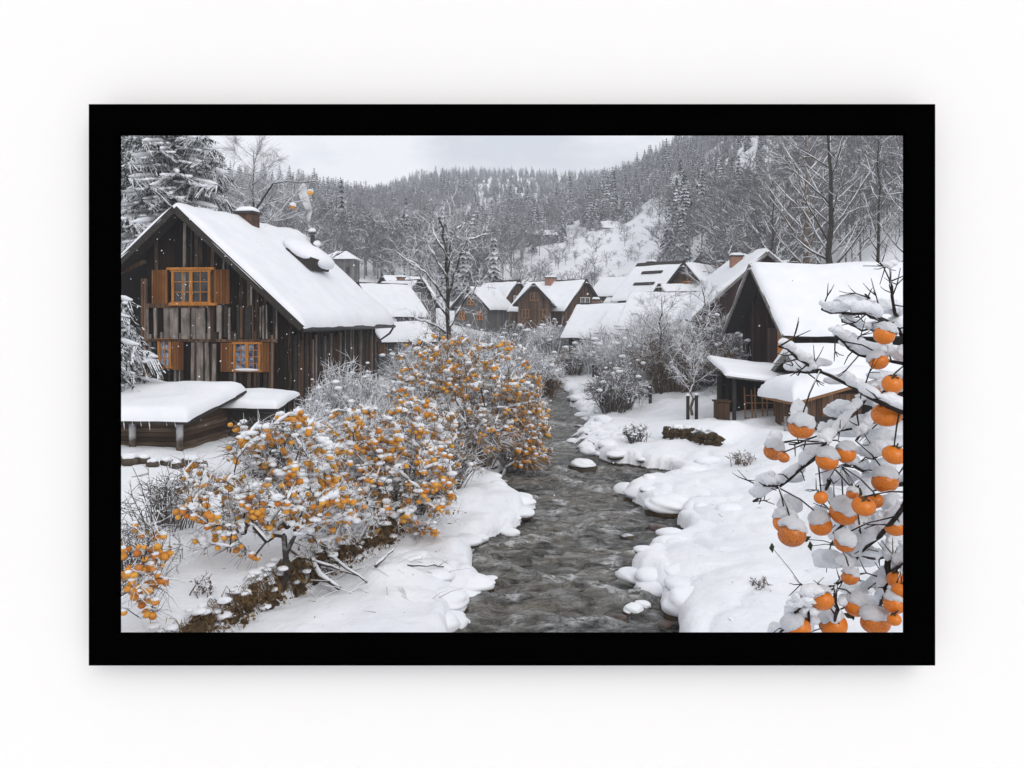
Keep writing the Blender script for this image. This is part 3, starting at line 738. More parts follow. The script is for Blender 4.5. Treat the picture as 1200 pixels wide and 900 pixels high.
# ------------------------------------------------------------------ trees
def skeleton(rng, trunk, attr, step=.3, up=.25, wob=.12):
    """connects the points attr to the trunk polyline; returns nodes, parents"""
    nodes = [np.array(p, float) for p in trunk]; par = [-1] + list(range(len(trunk) - 1))
    base = nodes[len(nodes) // 2]
    A = sorted((np.array(a, float) for a in attr), key=lambda a: np.linalg.norm(a - base))
    arr = np.zeros((60000, 3)); n = len(nodes); arr[:n] = nodes
    lo = max(1, int(len(trunk) * .35)); first = np.arange(n) < lo
    for a in A:
        D = a - arr[:n]; L = np.linalg.norm(D, axis=1)
        cost = L * (1.35 - .5 * D[:, 2] / (L + 1e-6))
        cost[:lo] += 3
        i = int(np.argmin(cost)); d = a - arr[i]; Ln = np.linalg.norm(d)
        if Ln < .02: continue
        k = max(1, int(Ln / step)); prev = i
        pd = arr[i] - arr[par[i]] if par[i] >= 0 else np.array([0, 0, 1.0]); pd = pd / (np.linalg.norm(pd) + 1e-9)
        for j in range(1, k + 1):
            t = j / k
            q = arr[i] + d * t + (pd * Ln * .3 + np.array([0, 0, up * Ln])) * t * (1 - t) + np.array([rng.gauss(0, 1), rng.gauss(0, 1), rng.gauss(0, 1)]) * wob * step * (t < 1)
            arr[n] = q; par.append(prev); prev = n; n += 1
            if n >= 59990: break
    return arr[:n].copy(), par


def radii(par, rt, power=.45, cap=None):
    cnt = np.zeros(len(par)); child = np.zeros(len(par), int)
    for p in par:
        if p >= 0: child[p] += 1
    for i in range(len(par) - 1, -1, -1):
        if child[i] == 0: cnt[i] = 1
        if par[i] >= 0: cnt[par[i]] += cnt[i]
    r = rt * np.maximum(cnt, 1) ** power
    return (np.minimum(r, cap) if cap else r), child


def tree_mesh(mb, nodes, par, r, n=4, m=0, minr=0):
    for i, p in enumerate(par):
        if p < 0: continue
        k = 7 if r[i] > .08 else (5 if r[i] > .025 else n)
        mb.tube([nodes[p], nodes[i]], [r[p] if r[p] < r[i] * 2.2 else r[i] * 1.1, r[i]], k, m, cap=False)


def twig_fan(mb, rng, nodes, par, idx, ln, w, n=3, m=0, droop=0.0):
    """many thin three-sided side shoots"""
    for i in idx:
        p = par[i]
        if p < 0: continue
        d = nodes[i] - nodes[p]; d /= (np.linalg.norm(d) + 1e-9)
        for _ in range(n):
            v = d * .9 + np.array([rng.gauss(0, .55), rng.gauss(0, .55), rng.gauss(0, .5) - droop]); v /= np.linalg.norm(v)
            l = ln * rng.uniform(.4, 1.2); a = nodes[i]; b = a + v * l * .55; c = a + v * l + np.array([rng.gauss(0, .1), rng.gauss(0, .1), rng.gauss(0, .08) - droop * .3]) * l
            mb.tube([a, b, c], [w, w * .75, w * .3], 3, m, cap=False)


def ellipsoid_pts(rng, c, r, n, shell=.0):
    out = []
    while len(out) < n:
        v = np.array([rng.uniform(-1, 1) for _ in range(3)]); q = np.linalg.norm(v)
        if q > 1 or q < shell: continue
        out.append(np.array(c) + v * np.array(r))
    return out


def snow_on(mb, rng, nodes, par, r, thick, frac, lo=0, m=0, rmax=1e9):
    """snow ridges lying along the upper side of branches"""
    for i, p in enumerate(par):
        if p < 0 or rng.random() > frac or r[i] > rmax: continue
        d = nodes[i] - nodes[p]; L = np.linalg.norm(d)
        if L < 1e-3 or abs(d[2]) / L > .86: continue
        t = thick * rng.uniform(.5, 1.2)
        o = np.array([0, 0, r[i] + t * .55])
        mb.tube([nodes[p] + o - d * .15, nodes[p] + o + d * .3 + (0, 0, t * .2), nodes[i] + o - d * .25, nodes[i] + o + d * .15], [t * .35, t, t * .95, t * .3], 6, m)


# --- fruit: one mesh shared by all
def fruit_mesh(sub, mat='fruit'):
    mb = MB(); v, t = ICO[sub]
    w = v.copy(); rr = np.hypot(w[:, 0], w[:, 1]); w[:, 2] = w[:, 2] * .86 - .10 * np.exp(-(rr / .3) ** 2) * np.sign(v[:, 2]) * (v[:, 2] > 0)
    mb.add(w, tris=t); o = mb.build('fruit', M[mat], smooth=True); me = o.data; bpy.data.objects.remove(o); return me


FR_HI, FR_LO = fruit_mesh(3), fruit_mesh(2, 'amber')
mb = MB()
for i in range(4):
    a = i * math.pi / 2
    mb.add([(0, 0, .80), (.34 * math.cos(a - .5), .34 * math.sin(a - .5), .83), (.55 * math.cos(a), .55 * math.sin(a), .80), (.34 * math.cos(a + .5), .34 * math.sin(a + .5), .83)], quads=[(0, 1, 2, 3)])
mb.tube([(0, 0, .78), (.04, 0, 1.15)], .07, 5)
o = mb.build('calyx', M['calyx']); CALYX = o.data; bpy.data.objects.remove(o)
CAPS = []
for s in range(4):
    mb = MB(); mb.blob(([.1, -.08, .02, .12][s], 0, .52), (1.02, .99, [.85, .7, 1.05, .55][s]), s + 3, 4, .26, flat=-.18, freq=2.3, rag=.75)
    for q_ in range(5): a_ = q_ * 1.3 + s; mb.blob((.5 * math.cos(a_), .5 * math.sin(a_), .85 + .1 * math.sin(q_ * 2.1)), (.42, .38, .3), q_ + s * 5, 3, .35, freq=2.4); o = mb.build('snow_cap', M['snow_clump'], smooth=True); CAPS.append(o.data); bpy.data.objects.remove(o)


def add_fruit(parent, c, r, rng, hi=False, cap=False):
    o = bpy.data.objects.new('fruit', FR_HI if hi else FR_LO); COL.objects.link(o); o.parent = parent
    o.location = c; o.scale = (r * rng.uniform(.94, 1.05), r * rng.uniform(.94, 1.05), r * rng.uniform(.88, 1.04)); o.rotation_euler = (rng.uniform(-.35, .35), rng.uniform(-.35, .35), rng.uniform(0, 6.28))
    if hi:
        k = bpy.data.objects.new('calyx', CALYX); COL.objects.link(k); k.parent = o
    if cap:
        k = bpy.data.objects.new('snow_cap', CAPS[rng.randrange(4)]); COL.objects.link(k); k.parent = o
        k.rotation_euler = (-o.rotation_euler[0] * .8, -o.rotation_euler[1] * .8, rng.uniform(0, 6))
    return o


def leafbits(mb, rng, pts, n, s, m=0):
    for _ in range(n):
        c = np.array(rng.choice(pts)) + np.array([rng.gauss(0, s * 1.5), rng.gauss(0, s * 1.5), -abs(rng.gauss(0, s * 1.5))])
        a = np.array([rng.gauss(0, 1) for _ in range(3)]); a /= np.linalg.norm(a); b = np.array([rng.gauss(0, 1) for _ in range(3)]); b -= a * np.dot(a, b); b /= np.linalg.norm(b)
        l = s * rng.uniform(.6, 1.3)
        mb.add([c - a * l, c - b * l * .45, c + a * l, c + b * l * .45], quads=[(0, 1, 2, 3)], m=m)


def fruit_tree(name, label, base, trunk_top, crown, nattr, nfruit, nextra, fr, seed, group=None, snow=.05, clump=.10, nclump=160, leaves=300, trunk2=None, rt=.006, lean=0, bark='bark', twn=4, twig='twigs'):
    rng = random.Random(seed); base = np.array(base, float)
    root = empty(name, base); tag(root, label, 'tree', group)
    tt = np.array(trunk_top) - base
    tr = [np.zeros(3) + tt * t + np.array([rng.gauss(0, .05), rng.gauss(0, .05), 0]) * (0 < t) + np.array([math.sin(t * 3.1) * lean, 0, 0]) for t in np.linspace(0, 1, 7)]
    tr[0][2] -= .25
    at_ = []
    for (c, r, w) in crown: at_ += ellipsoid_pts(rng, np.array(c) - base, r, int(nattr * w), .25)
    nodes, par = skeleton(rng, tr, at_, .16, .12, .35)
    r, child = radii(par, rt, .46, .11)
    mb = MB(); tree_mesh(mb, nodes, par, r, 4); mb.build('trunk', M[bark], root)
    tips = [i for i in range(len(par)) if r[i] < rt * 3.2]
    mb = MB(); twig_fan(mb, rng, nodes, par, tips, .34, rt * .8, twn, droop=.25); mb.build('twigs', M[twig], root)
    mb = MB(); snow_on(mb, rng, nodes, par, r, snow, .62, rmax=.06)
    tp = [nodes[i] for i in tips]
    for _ in range(nclump):
        i = rng.choice(tips); c = nodes[i]; e = nodes[par[i]] - c
        for _k in range(rng.randrange(1, 4)):               # ragged lumps strung along the twig
            s = clump * rng.choice((.18, .26, .34, .48, .7)); q = c + e * rng.uniform(-.3, 1.6) + np.array([rng.gauss(0, .03), rng.gauss(0, .03), s * .3])
            mb.blob(q, (s * rng.uniform(.8, 1.7), s * rng.uniform(.8, 1.5), s * rng.uniform(.5, .95)), rng.randrange(90), 2 if s > .04 else 1, .42, freq=2.6)
    if leaves:
        lm = MB(); leafbits(lm, rng, tp, leaves, .05); lm.build('leaves', M['leaves'], root)
    rest = MB()
    pts = []
    for i in range(nfruit + nextra):
        # fruits hang in loose bunches
        if pts and rng.random() < .45: c = pts[-1] + np.array([rng.gauss(0, 1.4), rng.gauss(0, 1.4), rng.gauss(0, 1.2)]) * fr
        else: c = rng.choice(tp) + np.array([rng.gauss(0, .03), rng.gauss(0, .03), -fr * 1.1])
        pts.append(c)
    pts = sorted(pts, key=lambda c: c[1])                  # those on the viewer's side are the ones built singly
    for i, c in enumerate(pts):
        s = fr * rng.uniform(.78, 1.12)
        if i < nfruit: add_fruit(root, c, s, rng)
        else: rest.blob(c, (s, s, s * .88), i, 2, .02)
        if rng.random() < .34: mb.blob(c + np.array([0, 0, s * .72]), (s * .95, s * .95, s * .5), rng.randrange(90), 2, .25, freq=2.4)
    if nextra: tag(rest.build('fruit_cluster', M['fruitmass'], root, smooth=True), kind='stuff')
    mb.build('snow', M['snow_clump'], root, smooth=True)
    return root


def on_ground(px, d): x = (px - 600) / F * d; return (x, d, gz(x, d))


GF = 'fruit trees along the left bank'
b = on_ground(325, 13.35)
fruit_tree('fruit_tree', 'small bent fruit tree full of orange fruit leaning over the left stone bank', b, at(345, 560, 13.6),
           [(at(262, 590, 13.9), (.75, .7, .5), .25), (at(335, 525, 14.2), (1.0, .8, .62), .45), (at(345, 585, 13.8), (.95, .7, .6), .3), (at(240, 560, 14.2), (.4, .5, .4), .1), (at(280, 625, 13.7), (.75, .5, .35), .16), (at(385, 600, 14.4), (.6, .6, .55), .2)],
           230, 100, 330, .058, 11, GF, .026, .09, 420, 900, lean=.12, twn=6)
b = on_ground(447, 16.6)
fruit_tree('fruit_tree', 'middle fruit tree on the left bank, widest and hung with dense orange fruit', b, at(455, 570, 17.0),
           [(at(430, 510, 17.6), (1.15, 1.0, .75), .35), (at(480, 560, 17.2), (1.15, 1.0, .8), .45), (at(415, 575, 17.4), (.8, .8, .6), .2), (at(480, 600, 17), (1.0, .7, .45), .22), (at(500, 500, 18.5), (.8, .8, .7), .2)],
           290, 100, 560, .062, 12, GF, .03, .098, 460, 1200, twn=6)
b = on_ground(548, 24.5)
fruit_tree('fruit_tree', 'farther tall fruit tree behind the middle one with pale frosted crown', b, at(545, 470, 25.5),
           [(at(520, 425, 26.5), (1.6, 1.3, 1.0), .45), (at(578, 445, 26), (1.6, 1.2, 1.4), .5), (at(490, 470, 26), (1.0, 1.2, .8), .15), (at(545, 505, 25.5), (1.6, 1.2, .8), .4)],
           300, 100, 420, .066, 13, GF, .03, .11, 260, 4200, twig='twigs', twn=7)
b = on_ground(588, 25.8)
fruit_tree('fruit_tree', 'fruit tree overhanging the river with brownish orange drooping branches', b, at(600, 500, 26.5),
           [(at(612, 490, 26.8), (1.0, 1.0, .95), .6), (at(620, 530, 26.4), (.7, .8, .5), .4)],
           230, 100, 190, .068, 14, GF, .028, .09, 110, 3200, twn=7, bark='browntwigs', twig='browntwigs')
b = on_ground(120, 10.6)
fruit_tree('fruit_tree', 'fruit bush cut off by the left edge of the frame with bright round fruit', b, at(140, 690, 10.8),
           [(at(160, 640, 11.0), (.45, .45, .4), .5), (at(170, 690, 10.8), (.35, .4, .4), .5)],
           110, 90, 0, .052, 15, GF, .012, .05, 30, 40, rt=.005)

# --- near fruit tree on the right, branches reach into view
rng = random.Random(77)
root = empty('near_fruit_tree', (3.5, 5.2, gz(3.5, 5.2))); tag(root, 'near fruit tree at the right edge with big snow capped orange fruit', 'tree')
RX = np.array(root.location)
BR = [  # (depths, start radius, pixel polyline from outside in)
    (4.2, .014, [(1110, 420), (1057, 392), (1040, 377), (1016, 367), (996, 367), (963, 362)]),
    (4.2, .010, [(1022, 368), (1016, 352), (1014, 344)]),
    (4.2, .008, [(1046, 380), (1024, 387), (1004, 383), (987, 377)]),
    (4.0, .011, [(1110, 432), (1057, 426), (1015, 417), (995, 408), (978, 394)]),
    (3.9, .012, [(1110, 500), (1030, 470), (1003, 455), (958, 434), (935, 420), (913, 407)]),
    (4.1, .010, [(960, 434), (945, 437), (920, 436)]),
    (4.1, .014, [(1100, 425), (1050, 450), (1014, 465), (992, 492), (968, 519), (950, 541), (912, 571), (882, 588)]),
    (4.1, .008, [(912, 571), (900, 570), (893, 571)]),
    (4.3, .013, [(1110, 440), (1058, 455), (1025, 492), (1003, 517)]),
    (4.4, .009, [(1049, 380), (1049, 367), (1045, 335), (1042, 311)]),
    (4.1, .010, [(969, 516), (970, 554), (969, 584), (996, 609), (1008, 625)]),
    (4.3, .018, [(1100, 560), (1023, 573), (1015, 584), (999, 606), (985, 617), (973, 639)]),
    (4.3, .010, [(1023, 573), (1012, 552), (999, 543), (985, 545)]),
    (3.9, .013, [(1110, 560), (1060, 590), (1031, 628), (1001, 660), (980, 685), (969, 693), (940, 701)]),
    (3.9, .008, [(952, 699), (935, 716), (920, 737), (910, 755)]),
    (3.9, .008, [(950, 700), (948, 720), (947, 750)]),
    (3.9, .009, [(979, 687), (981, 715), (978, 739), (974, 760)]),
    (4.0, .010, [(1110, 655), (1058, 663), (1040, 671), (1012, 694), (984, 715)]),
    (4.2, .020, [(1100, 560), (1055, 605), (1048, 630), (1042, 652), (1037, 690), (1031, 712)]),
    (4.4, .009, [(1110, 505), (1060, 520), (1030, 535), (1010, 540)]),
    (4.4, .009, [(1110, 590), (1060, 605), (1030, 612), (1015, 622), (1003, 640)]),
    (4.0, .008, [(1110, 708), (1060, 708), (1035, 707)]),
    (4.2, .009, [(1080, 640), (1030, 655), (1000, 650), (985, 640)]),
    (4.3, .009, [(1080, 480), (1030, 495), (985, 505), (945, 515), (925, 520)]),
]
mb = MB(); sn = MB(); tw = MB(); endp = []
BRQ = []
mb.tube([(0, 0, -.3), (-.05, 0, .6), (-.2, -.05, 1.5), (-.35, -.1, 2.4), (-.3, -.1, 3.4)], [.13, .11, .10, .085, .06], 9)
for d, r0, pl in BR:
    P = np.array([at(px + rng.uniform(-1, 1), py + rng.uniform(-1, 1), d + .25 * math.sin(i * 1.3 + d * 9)) for i, (px, py) in enumerate(pl)])
    if pl[0][0] >= 1080:                                    # limbs join the trunk out of view
        tz = min(max(P[0][2] - .25, 2.2), 4.9); P = np.concatenate([[np.array((3.2, 5.08, tz))], P])
    # subdivide with wobble
    Q = [P[0]]
    for a, c in zip(P[:-1], P[1:]):
        for t in (.33, .66, 1): Q.append(a + (c - a) * t + np.array([rng.gauss(0, .006), rng.gauss(0, .01), rng.gauss(0, .006)]) * (t < 1))
    Q = np.array(Q); BRQ.append(Q); rad = np.linspace(r0 * 1.15, r0 * .42, len(Q)) * np.array([rng.uniform(.85, 1.2) for _ in Q]); rad[0] = r0 * 2 if pl[0][0] >= 1080 else rad[0]
    mb.tube(Q - RX, rad, 7)
    # snow ridges
    i = 1
    while i < len(Q) - 1:
        k = rng.randrange(2, 6); seg = Q[i:i + k + 1]
        if len(seg) > 1 and rng.random() < .88:
            dd = seg[-1] - seg[0]
            if abs(dd[2]) / (np.linalg.norm(dd) + 1e-6) < .85:
                th = rng.uniform(.02, .042); tt = np.concatenate([[.25], np.array([rng.uniform(.75, 1.25) for _ in seg[1:]]), [.25]])
                S = np.concatenate([[seg[0]], seg[:-1] * .5 + seg[1:] * .5, [seg[-1]]]) + np.array([0, .0, th * .9])
                S[1:-1, 2] += th * .2
                sn.tube(S - RX, th * tt[:len(S)], 9)
                for q_ in S[1:-1]:
                    for _z in range(2): sn.blob(q_ + np.array([rng.gauss(0, .012), rng.gauss(0, .008), rng.gauss(.006, .008)]) - RX, th * np.array([rng.uniform(.6, 1.2), .8, rng.uniform(.5, .95)]), rng.randrange(90), 3, .35, freq=2.4)
        i += k
    for j in [j for j in range(3, len(Q)) for _ in (0, 1)]:   # side spurs
        if rng.random() < .42:
            v = np.array([rng.gauss(-.2, .8), rng.gauss(0, .5), rng.gauss(.1, .8)]); v /= np.linalg.norm(v); l = rng.choice((.04, .06, .08, .11, .15)); e1 = Q[j] + v * l * .5 + np.array([rng.gauss(0, .1), 0, rng.gauss(.05, .12)]) * l; e2 = Q[j] + v * l
            tw.tube(np.array([Q[j], e1, e2]) - RX, [.0042, .0032, .0018], 5); endp.append(e2)
            if l > .1:
                for _q in range(2):
                    v2 = v + np.array([rng.gauss(0, .7), rng.gauss(0, .5), rng.gauss(.1, .7)]); v2 /= np.linalg.norm(v2); tw.tube(np.array([e1, e1 + v2 * l * .3, e1 + v2 * l * .55 + (0, 0, .01)]) - RX, [.003, .0024, .0014], 4)
mb.build('trunk', M['near_bark'], root, smooth=True)
FRS = [(1036, 394, 12), (1030, 425, 11), (1046, 451, 12), (1023, 459, 9), (1039, 487, 16), (939, 503, 14), (907, 530, 11), (918, 537, 7), (969, 541, 12), (991, 533, 11), (1048, 534, 13), (1037, 566, 14), (962, 584, 8), (999, 580, 7),
       (988, 602, 15), (1012, 594, 13), (1026, 588, 9), (920, 614, 13), (928, 628, 15), (962, 617, 13), (990, 637, 12), (1050, 617, 13), (996, 678, 10), (964, 705, 13), (1050, 680, 10), (1048, 709, 12), (1056, 693, 10), (1003, 712, 12),
       (935, 737, 14), (977, 734, 15), (1026, 731, 16), (1048, 727, 8)]
for i, (px, py, pr) in enumerate(FRS):
    d = 3.82 + .12 * math.sin(i * 2.4); r = pr / F * d * 1.06
    c = np.array(at(px, py - 1, d)) - RX
    allq = np.concatenate(BRQ) - RX; top = c + np.array([0, 0, r * .8]); dq = np.linalg.norm(allq - top, axis=1) + .6 * (allq[:, 2] < top[2]); near_ = allq[int(np.argmin(dq))]
    tw.tube([top, top * .55 + near_ * .45 + np.array([0, 0, .015]), near_], [.003, .004, .0045], 5)
    add_fruit(root, c, r, rng, True, cap=i not in (2, 4, 7, 10, 12, 15, 16, 24, 26, 31))
    mb = None
    tw2 = None
tw.build('twigs', M['near_bark'], root, smooth=True)
# heaped snow resting in the forks
for (px, py, w, h, d) in [(1000, 353, 26, 11, 4.3), (1035, 360, 20, 14, 4.3), (1050, 382, 14, 16, 4.35), (1040, 412, 16, 9, 4.2), (985, 445, 22, 9, 4.2), (960, 425, 20, 8, 4.1), (1035, 440, 22, 9, 4.3), (1035, 470, 24, 12, 4.2), (936, 482, 11, 18, 4.1),
                          (985, 480, 20, 16, 4.3), (1000, 505, 26, 13, 4.4), (955, 525, 18, 10, 4.3), (1035, 512, 22, 16, 4.3), (908, 512, 11, 12, 4.1), (925, 560, 18, 9, 4.3), (1035, 545, 18, 12, 4.2), (985, 560, 22, 16, 4.5), (925, 592, 16, 15, 4.2), (960, 600, 11, 12, 4.3),
                          (1000, 620, 16, 12, 4.5), (1045, 590, 14, 18, 4.2), (970, 655, 22, 16, 4.4), (1010, 655, 24, 14, 4.5), (1005, 690, 22, 12, 4.4), (960, 690, 14, 8, 4.0), (935, 715, 12, 14, 4.1), (975, 718, 14, 8, 4.2), (1022, 708, 14, 12, 4.2), (1045, 640, 12, 12, 4.5)]:
    w *= .8; h *= .72; d += .12; s = d / F
    for q in range(6):
        f = 1 if q == 0 else rng.uniform(.4, .65)
        o3 = np.array([rng.uniform(-.75, .75) * w * s, rng.uniform(-.4, .4) * h * s, rng.uniform(-.5, .35) * h * s]) * (q > 0)
        sn.blob(np.array(at(px, py, d)) - RX + o3, (w * s * f, min(w, h * 1.4) * s * f, h * s * f), px + q * 31, 3, .38, flat=-.7, freq=2.3)
sn.build('snow', M['snow_clump'], root, smooth=True)
mb = MB()
for (px, py) in [(905, 642), (945, 632), (950, 640), (995, 722), (1003, 575), (1008, 578), (1000, 720), (998, 572)]:
    c = np.array(at(px, py, 3.95)) - RX; a = rng.uniform(0, 6.28); l = .028; j_ = allq[int(np.argmin(np.linalg.norm(allq - c, axis=1)))]; mb.tube([c, c * .5 + j_ * .5 + np.array([0, 0, .01]), j_], [.0015, .002, .003], 4)
    u = np.array([math.cos(a), .3, math.sin(a)]) * l; w = np.array([-math.sin(a), .2, math.cos(a)]) * l * .5
    mb.add([c - u, c - w + (0, .008, 0), c + u, c + w + (0, .008, 0)], quads=[(0, 1, 2, 3)])
mb.build('leaves', M['greenleaf'], root)

# --- spruces
def spruce_mesh(rng, H, rad, nb, seed, droop=.35, m=0, base=.04):
    tr = MB(); nd = MB(); sn = MB()
    tr.tube([(0, 0, -.5), (0, 0, H * .5), (0, 0, H)], [H * .018, H * .011, .02], 7)
    for i in range(nb):
        f = (i + rng.random()) / nb; z = H * (base + (.98 - base) * f ** .9); L = rad * (1 - f) ** .8 * rng.uniform(.75, 1.1) + .15
        a = i * 2.4 + rng.uniform(-.4, .4); ca, sa = math.cos(a), math.sin(a)
        k = 6; pts = []
        for j in range(k + 1):
            t = j / k; pts.append(np.array([ca * L * t, sa * L * t, z + L * (.18 * t - droop * 1.5 * t * t + .22 * t ** 3)]))
        tr.tube(pts, np.linspace(.012 * L + .01, .008, k + 1), 4, cap=False)
        side = np.array([-sa, ca, 0])
        ns = max(6, int(L / .075))
        for j in range(ns):
            t = (j + .6) / ns; p = pts[min(k - 1, int(t * k))]; q = pts[min(k, int(t * k) + 1)]; c = p + (q - p) * (t * k - int(t * k))
            w = L * .36 * math.sin(min(1, t * 1.5 + .25) * 2.2) * rng.uniform(.55, 1.2) + .05; w *= 1.0
            for s in (-1, 1):
                e = c + side * s * w + (q - p) / (np.linalg.norm(q - p) + 1e-6) * w * .5 + np.array([rng.gauss(0, .12) * w, rng.gauss(0, .12) * w, -w * rng.uniform(.25, .95)])
                wd = (q - p) / (np.linalg.norm(q - p) + 1e-6) * max(.035, w * .085)
                nd.add([c - wd * .6, c + wd * .6, e + wd * .2 + (0, 0, -.02), e - wd * .2], quads=[(0, 1, 2, 3)])
                u0 = (e - c); ul = np.linalg.norm(u0) + 1e-6
                for z_ in range(4 if H > 10 else 5):
                    q0 = c + u0 * rng.uniform(.1, 1); l0 = rng.uniform(.10, .24) * (.6 + .12 * L); dv = u0 / ul * .6 + np.array([rng.gauss(0, .5), rng.gauss(0, .5), rng.gauss(-.55, .35)]); dv = dv / np.linalg.norm(dv) * l0
                    sv = np.cross(dv, [rng.gauss(0, .4), rng.gauss(0, .4), 1]); sv = sv / (np.linalg.norm(sv) + 1e-6) * .028
                    nd.add([q0 - sv, q0 + sv, q0 + dv + sv * .5, q0 + dv - sv * .5], quads=[(0, 1, 2, 3)])
        if L > .5:
            a0 = 2 if rng.random() < .6 else 3
            S = [p + np.array([rng.gauss(0, .03), rng.gauss(0, .03), .05 + .02 * L]) for p in pts[a0 - 1:]]
            w = [.03] + [(.04 + .03 * L) * rng.uniform(.6, 1.25) for _ in S[1:-1]] + [.03]
            sn.tube(S, w, 6)
            for _ in range(int(L * 8)):
                t = rng.uniform(.3, 1); p = pts[int(t * k)]
                sn.blob(p + side * rng.uniform(-.3, .3) * L * .9 + np.array([0, 0, -.05 * L]), (.05 + .04 * L, .05 + .035 * L, .04 + .012 * L), rng.randrange(90), 1, .4)
    return tr, nd, sn


def spruce(name, label, base, H, rad, nb, seed, group=None, **k):
    rng = random.Random(seed); root = empty(name, base); tag(root, label, 'tree', group)
    a, b_, c = spruce_mesh(rng, H, rad, nb, seed, **k)
    a.build('trunk', M['bark'], root); b_.build('crown', M['needles'], root); c.build('snow', M['snow_clump'], root, smooth=True)
    return root


x = (203 - 600) / F * 46; spruce('spruce', 'tall spruce with drooping snow loaded boughs behind the left cottage', (x, 46, gz(x, 46)), 17.5, 5.6, 170, 21)
x = (140 - 600) / F * 52; spruce('spruce', 'spruce partly cut off by the frame at the upper left corner', (x, 52, gz(x, 52)), 17, 4.4, 140, 22)
x = (96 - 600) / F * 26.5; spruce('spruce', 'small spruce reaching snowy boughs in front of the left cottage wall', (x, 26.5, gz(x, 26.5)), 6.6, 2.7, 90, 23)

# --- bare trees
def bare_tree(name, label, base, top, crown, nattr, seed, rt=.011, mat='bark', twig='twigs', snow=.035, tl=.7, group=None, frac=.5, twn=3, cap=.25, step=.35):
    rng = random.Random(seed); base = np.array(base, float); root = empty(name, base); tag(root, label, 'tree', group)
    tt = np.array(top) - base
    tr = [tt * t + np.array([rng.gauss(0, .06), rng.gauss(0, .06), 0]) * (t > 0) for t in np.linspace(0, 1, 10)]; tr[0][2] -= .4
    A = []
    for c, r, w in crown: A += ellipsoid_pts(rng, np.array(c) - base, r, int(nattr * w), .35)
    nodes, par = skeleton(rng, tr, A, step, .12, .22); r, ch = radii(par, rt, .5, cap)
    mb = MB(); tree_mesh(mb, nodes, par, r, 4); mb.build('trunk', M[mat], root)
    tips = [i for i in range(len(par)) if r[i] < rt * 3]
    mb = MB(); twig_fan(mb, rng, nodes, par, tips, tl, rt * .75, twn); mb.build('twigs', M[twig], root)
    if snow:
        mb = MB(); snow_on(mb, rng, nodes, par, r, snow, frac); mb.build('snow', M['snow_clump'], root, smooth=True)
    return root


def bt(name, label, px, d, toppy, crown, n, seed, **k):
    b = on_ground(px, d); return bare_tree(name, label, b, at(px, toppy, d), [(at(c[0], c[1], d), (c[2] * d / F, c[2] * d / F * .8, c[3] * d / F), c[4]) for c in crown], n, seed, **k)


def limb_tree(name, label, px, d, H, seed, nl=26, ll=4.0, el=(25, 60), r0=.2, sub=7, tw=5, mat='bark', twig='twigs', group=None, lo=.22, snow=1.0, tl=.55):
    """upright leader with radiating limbs, side branches and twigs; snow lies along the limbs"""
    rng = random.Random(seed); b = np.array(on_ground(px, d)); root = empty(name, b); tag(root, label, 'tree', group)
    mt = MB(); mw = MB(); ms = MB(); G = lambda s: np.array([rng.gauss(0, s), rng.gauss(0, s), rng.gauss(0, s)])
    T = np.array([np.array([0, 0, -.5 + (H + .5) * t]) + G(.07) * (t > .1) for t in np.linspace(0, 1, 12)])
    mt.tube(T, r0 * (1 - .9 * np.linspace(0, 1, 12)), 9)
    def lay(P, r, f=1.0):
        P = np.asarray(P); dz = P[-1] - P[0]
        if abs(dz[2]) / np.linalg.norm(dz) > .9 or rng.random() > f: return
        w = np.array(r) * .75 + .012 * snow; w = w * np.array([rng.uniform(.55, 1.25) for _ in P]); w[0] *= .4; w[-1] *= .4
        ms.tube(P + np.array([0, 0, 1]) * (np.array(r) * .75 + w * .35)[:, None], w, 5)
    for i in range(nl):
        t = lo + (.97 - lo) * (i + rng.random()) / nl; k = t * 11; j = min(10, int(k)); p = T[j] + (T[j + 1] - T[j]) * (k - j)
        a = i * 2.4 + rng.gauss(0, .3); e = R(rng.uniform(*el)); L = ll * (1.15 - .75 * (t - lo) / (1 - lo)) * rng.uniform(.6, 1.1)
        D = np.array([math.cos(a) * math.cos(e), math.sin(a) * math.cos(e), math.sin(e)]); n = 7; P = [p]
        for q in range(n): P.append(P[-1] + (D + np.array([0, 0, .05 * q]) + G(.06)) * L / n)
        P = np.array(P); r = r0 * (1 - .75 * t) * .36 * (1 - .8 * np.linspace(0, 1, n + 1)); mt.tube(P, r, 5); lay(P[1:], r[1:])
        for s_ in range(sub):
            u = rng.uniform(.25, 1) * n; jj = min(n - 1, int(u)); q0 = P[jj] + (P[jj + 1] - P[jj]) * (u - jj); l2 = L * (.5 - .3 * u / n) * rng.uniform(.6, 1.2)
            v = D + G(.55) + np.array([0, 0, .1]); v = v / np.linalg.norm(v) * l2; Q = np.array([q0, q0 + v * .35 + G(.04 * l2), q0 + v * .7 + G(.05 * l2), q0 + v]); rr = np.array([.4, .32, .24, .12]) * r[jj] + .003
            mt.tube(Q, rr, 4); lay(Q, rr, .75)
            for w_ in range(tw):
                u2 = rng.uniform(.1, 1) * 3; k2 = min(2, int(u2)); z0 = Q[k2] + (Q[k2 + 1] - Q[k2]) * (u2 - k2); v3 = v / l2 + G(.6); v3 = v3 / np.linalg.norm(v3) * tl * rng.uniform(.4, 1.2)
                mw.tube([z0, z0 + v3 * .5 + G(.03), z0 + v3], [.009, .007, .003], 3, cap=False)
                v4 = v3 + G(.5 * tl); mw.tube([z0 + v3 * .5, z0 + v3 * .5 + v4 * .5], [.007, .003], 3, cap=False)
    mt.build('trunk', M[mat], root); mw.build('twigs', M[twig], root); ms.build('snow', M['snow_clump'], root, smooth=True)
    return root


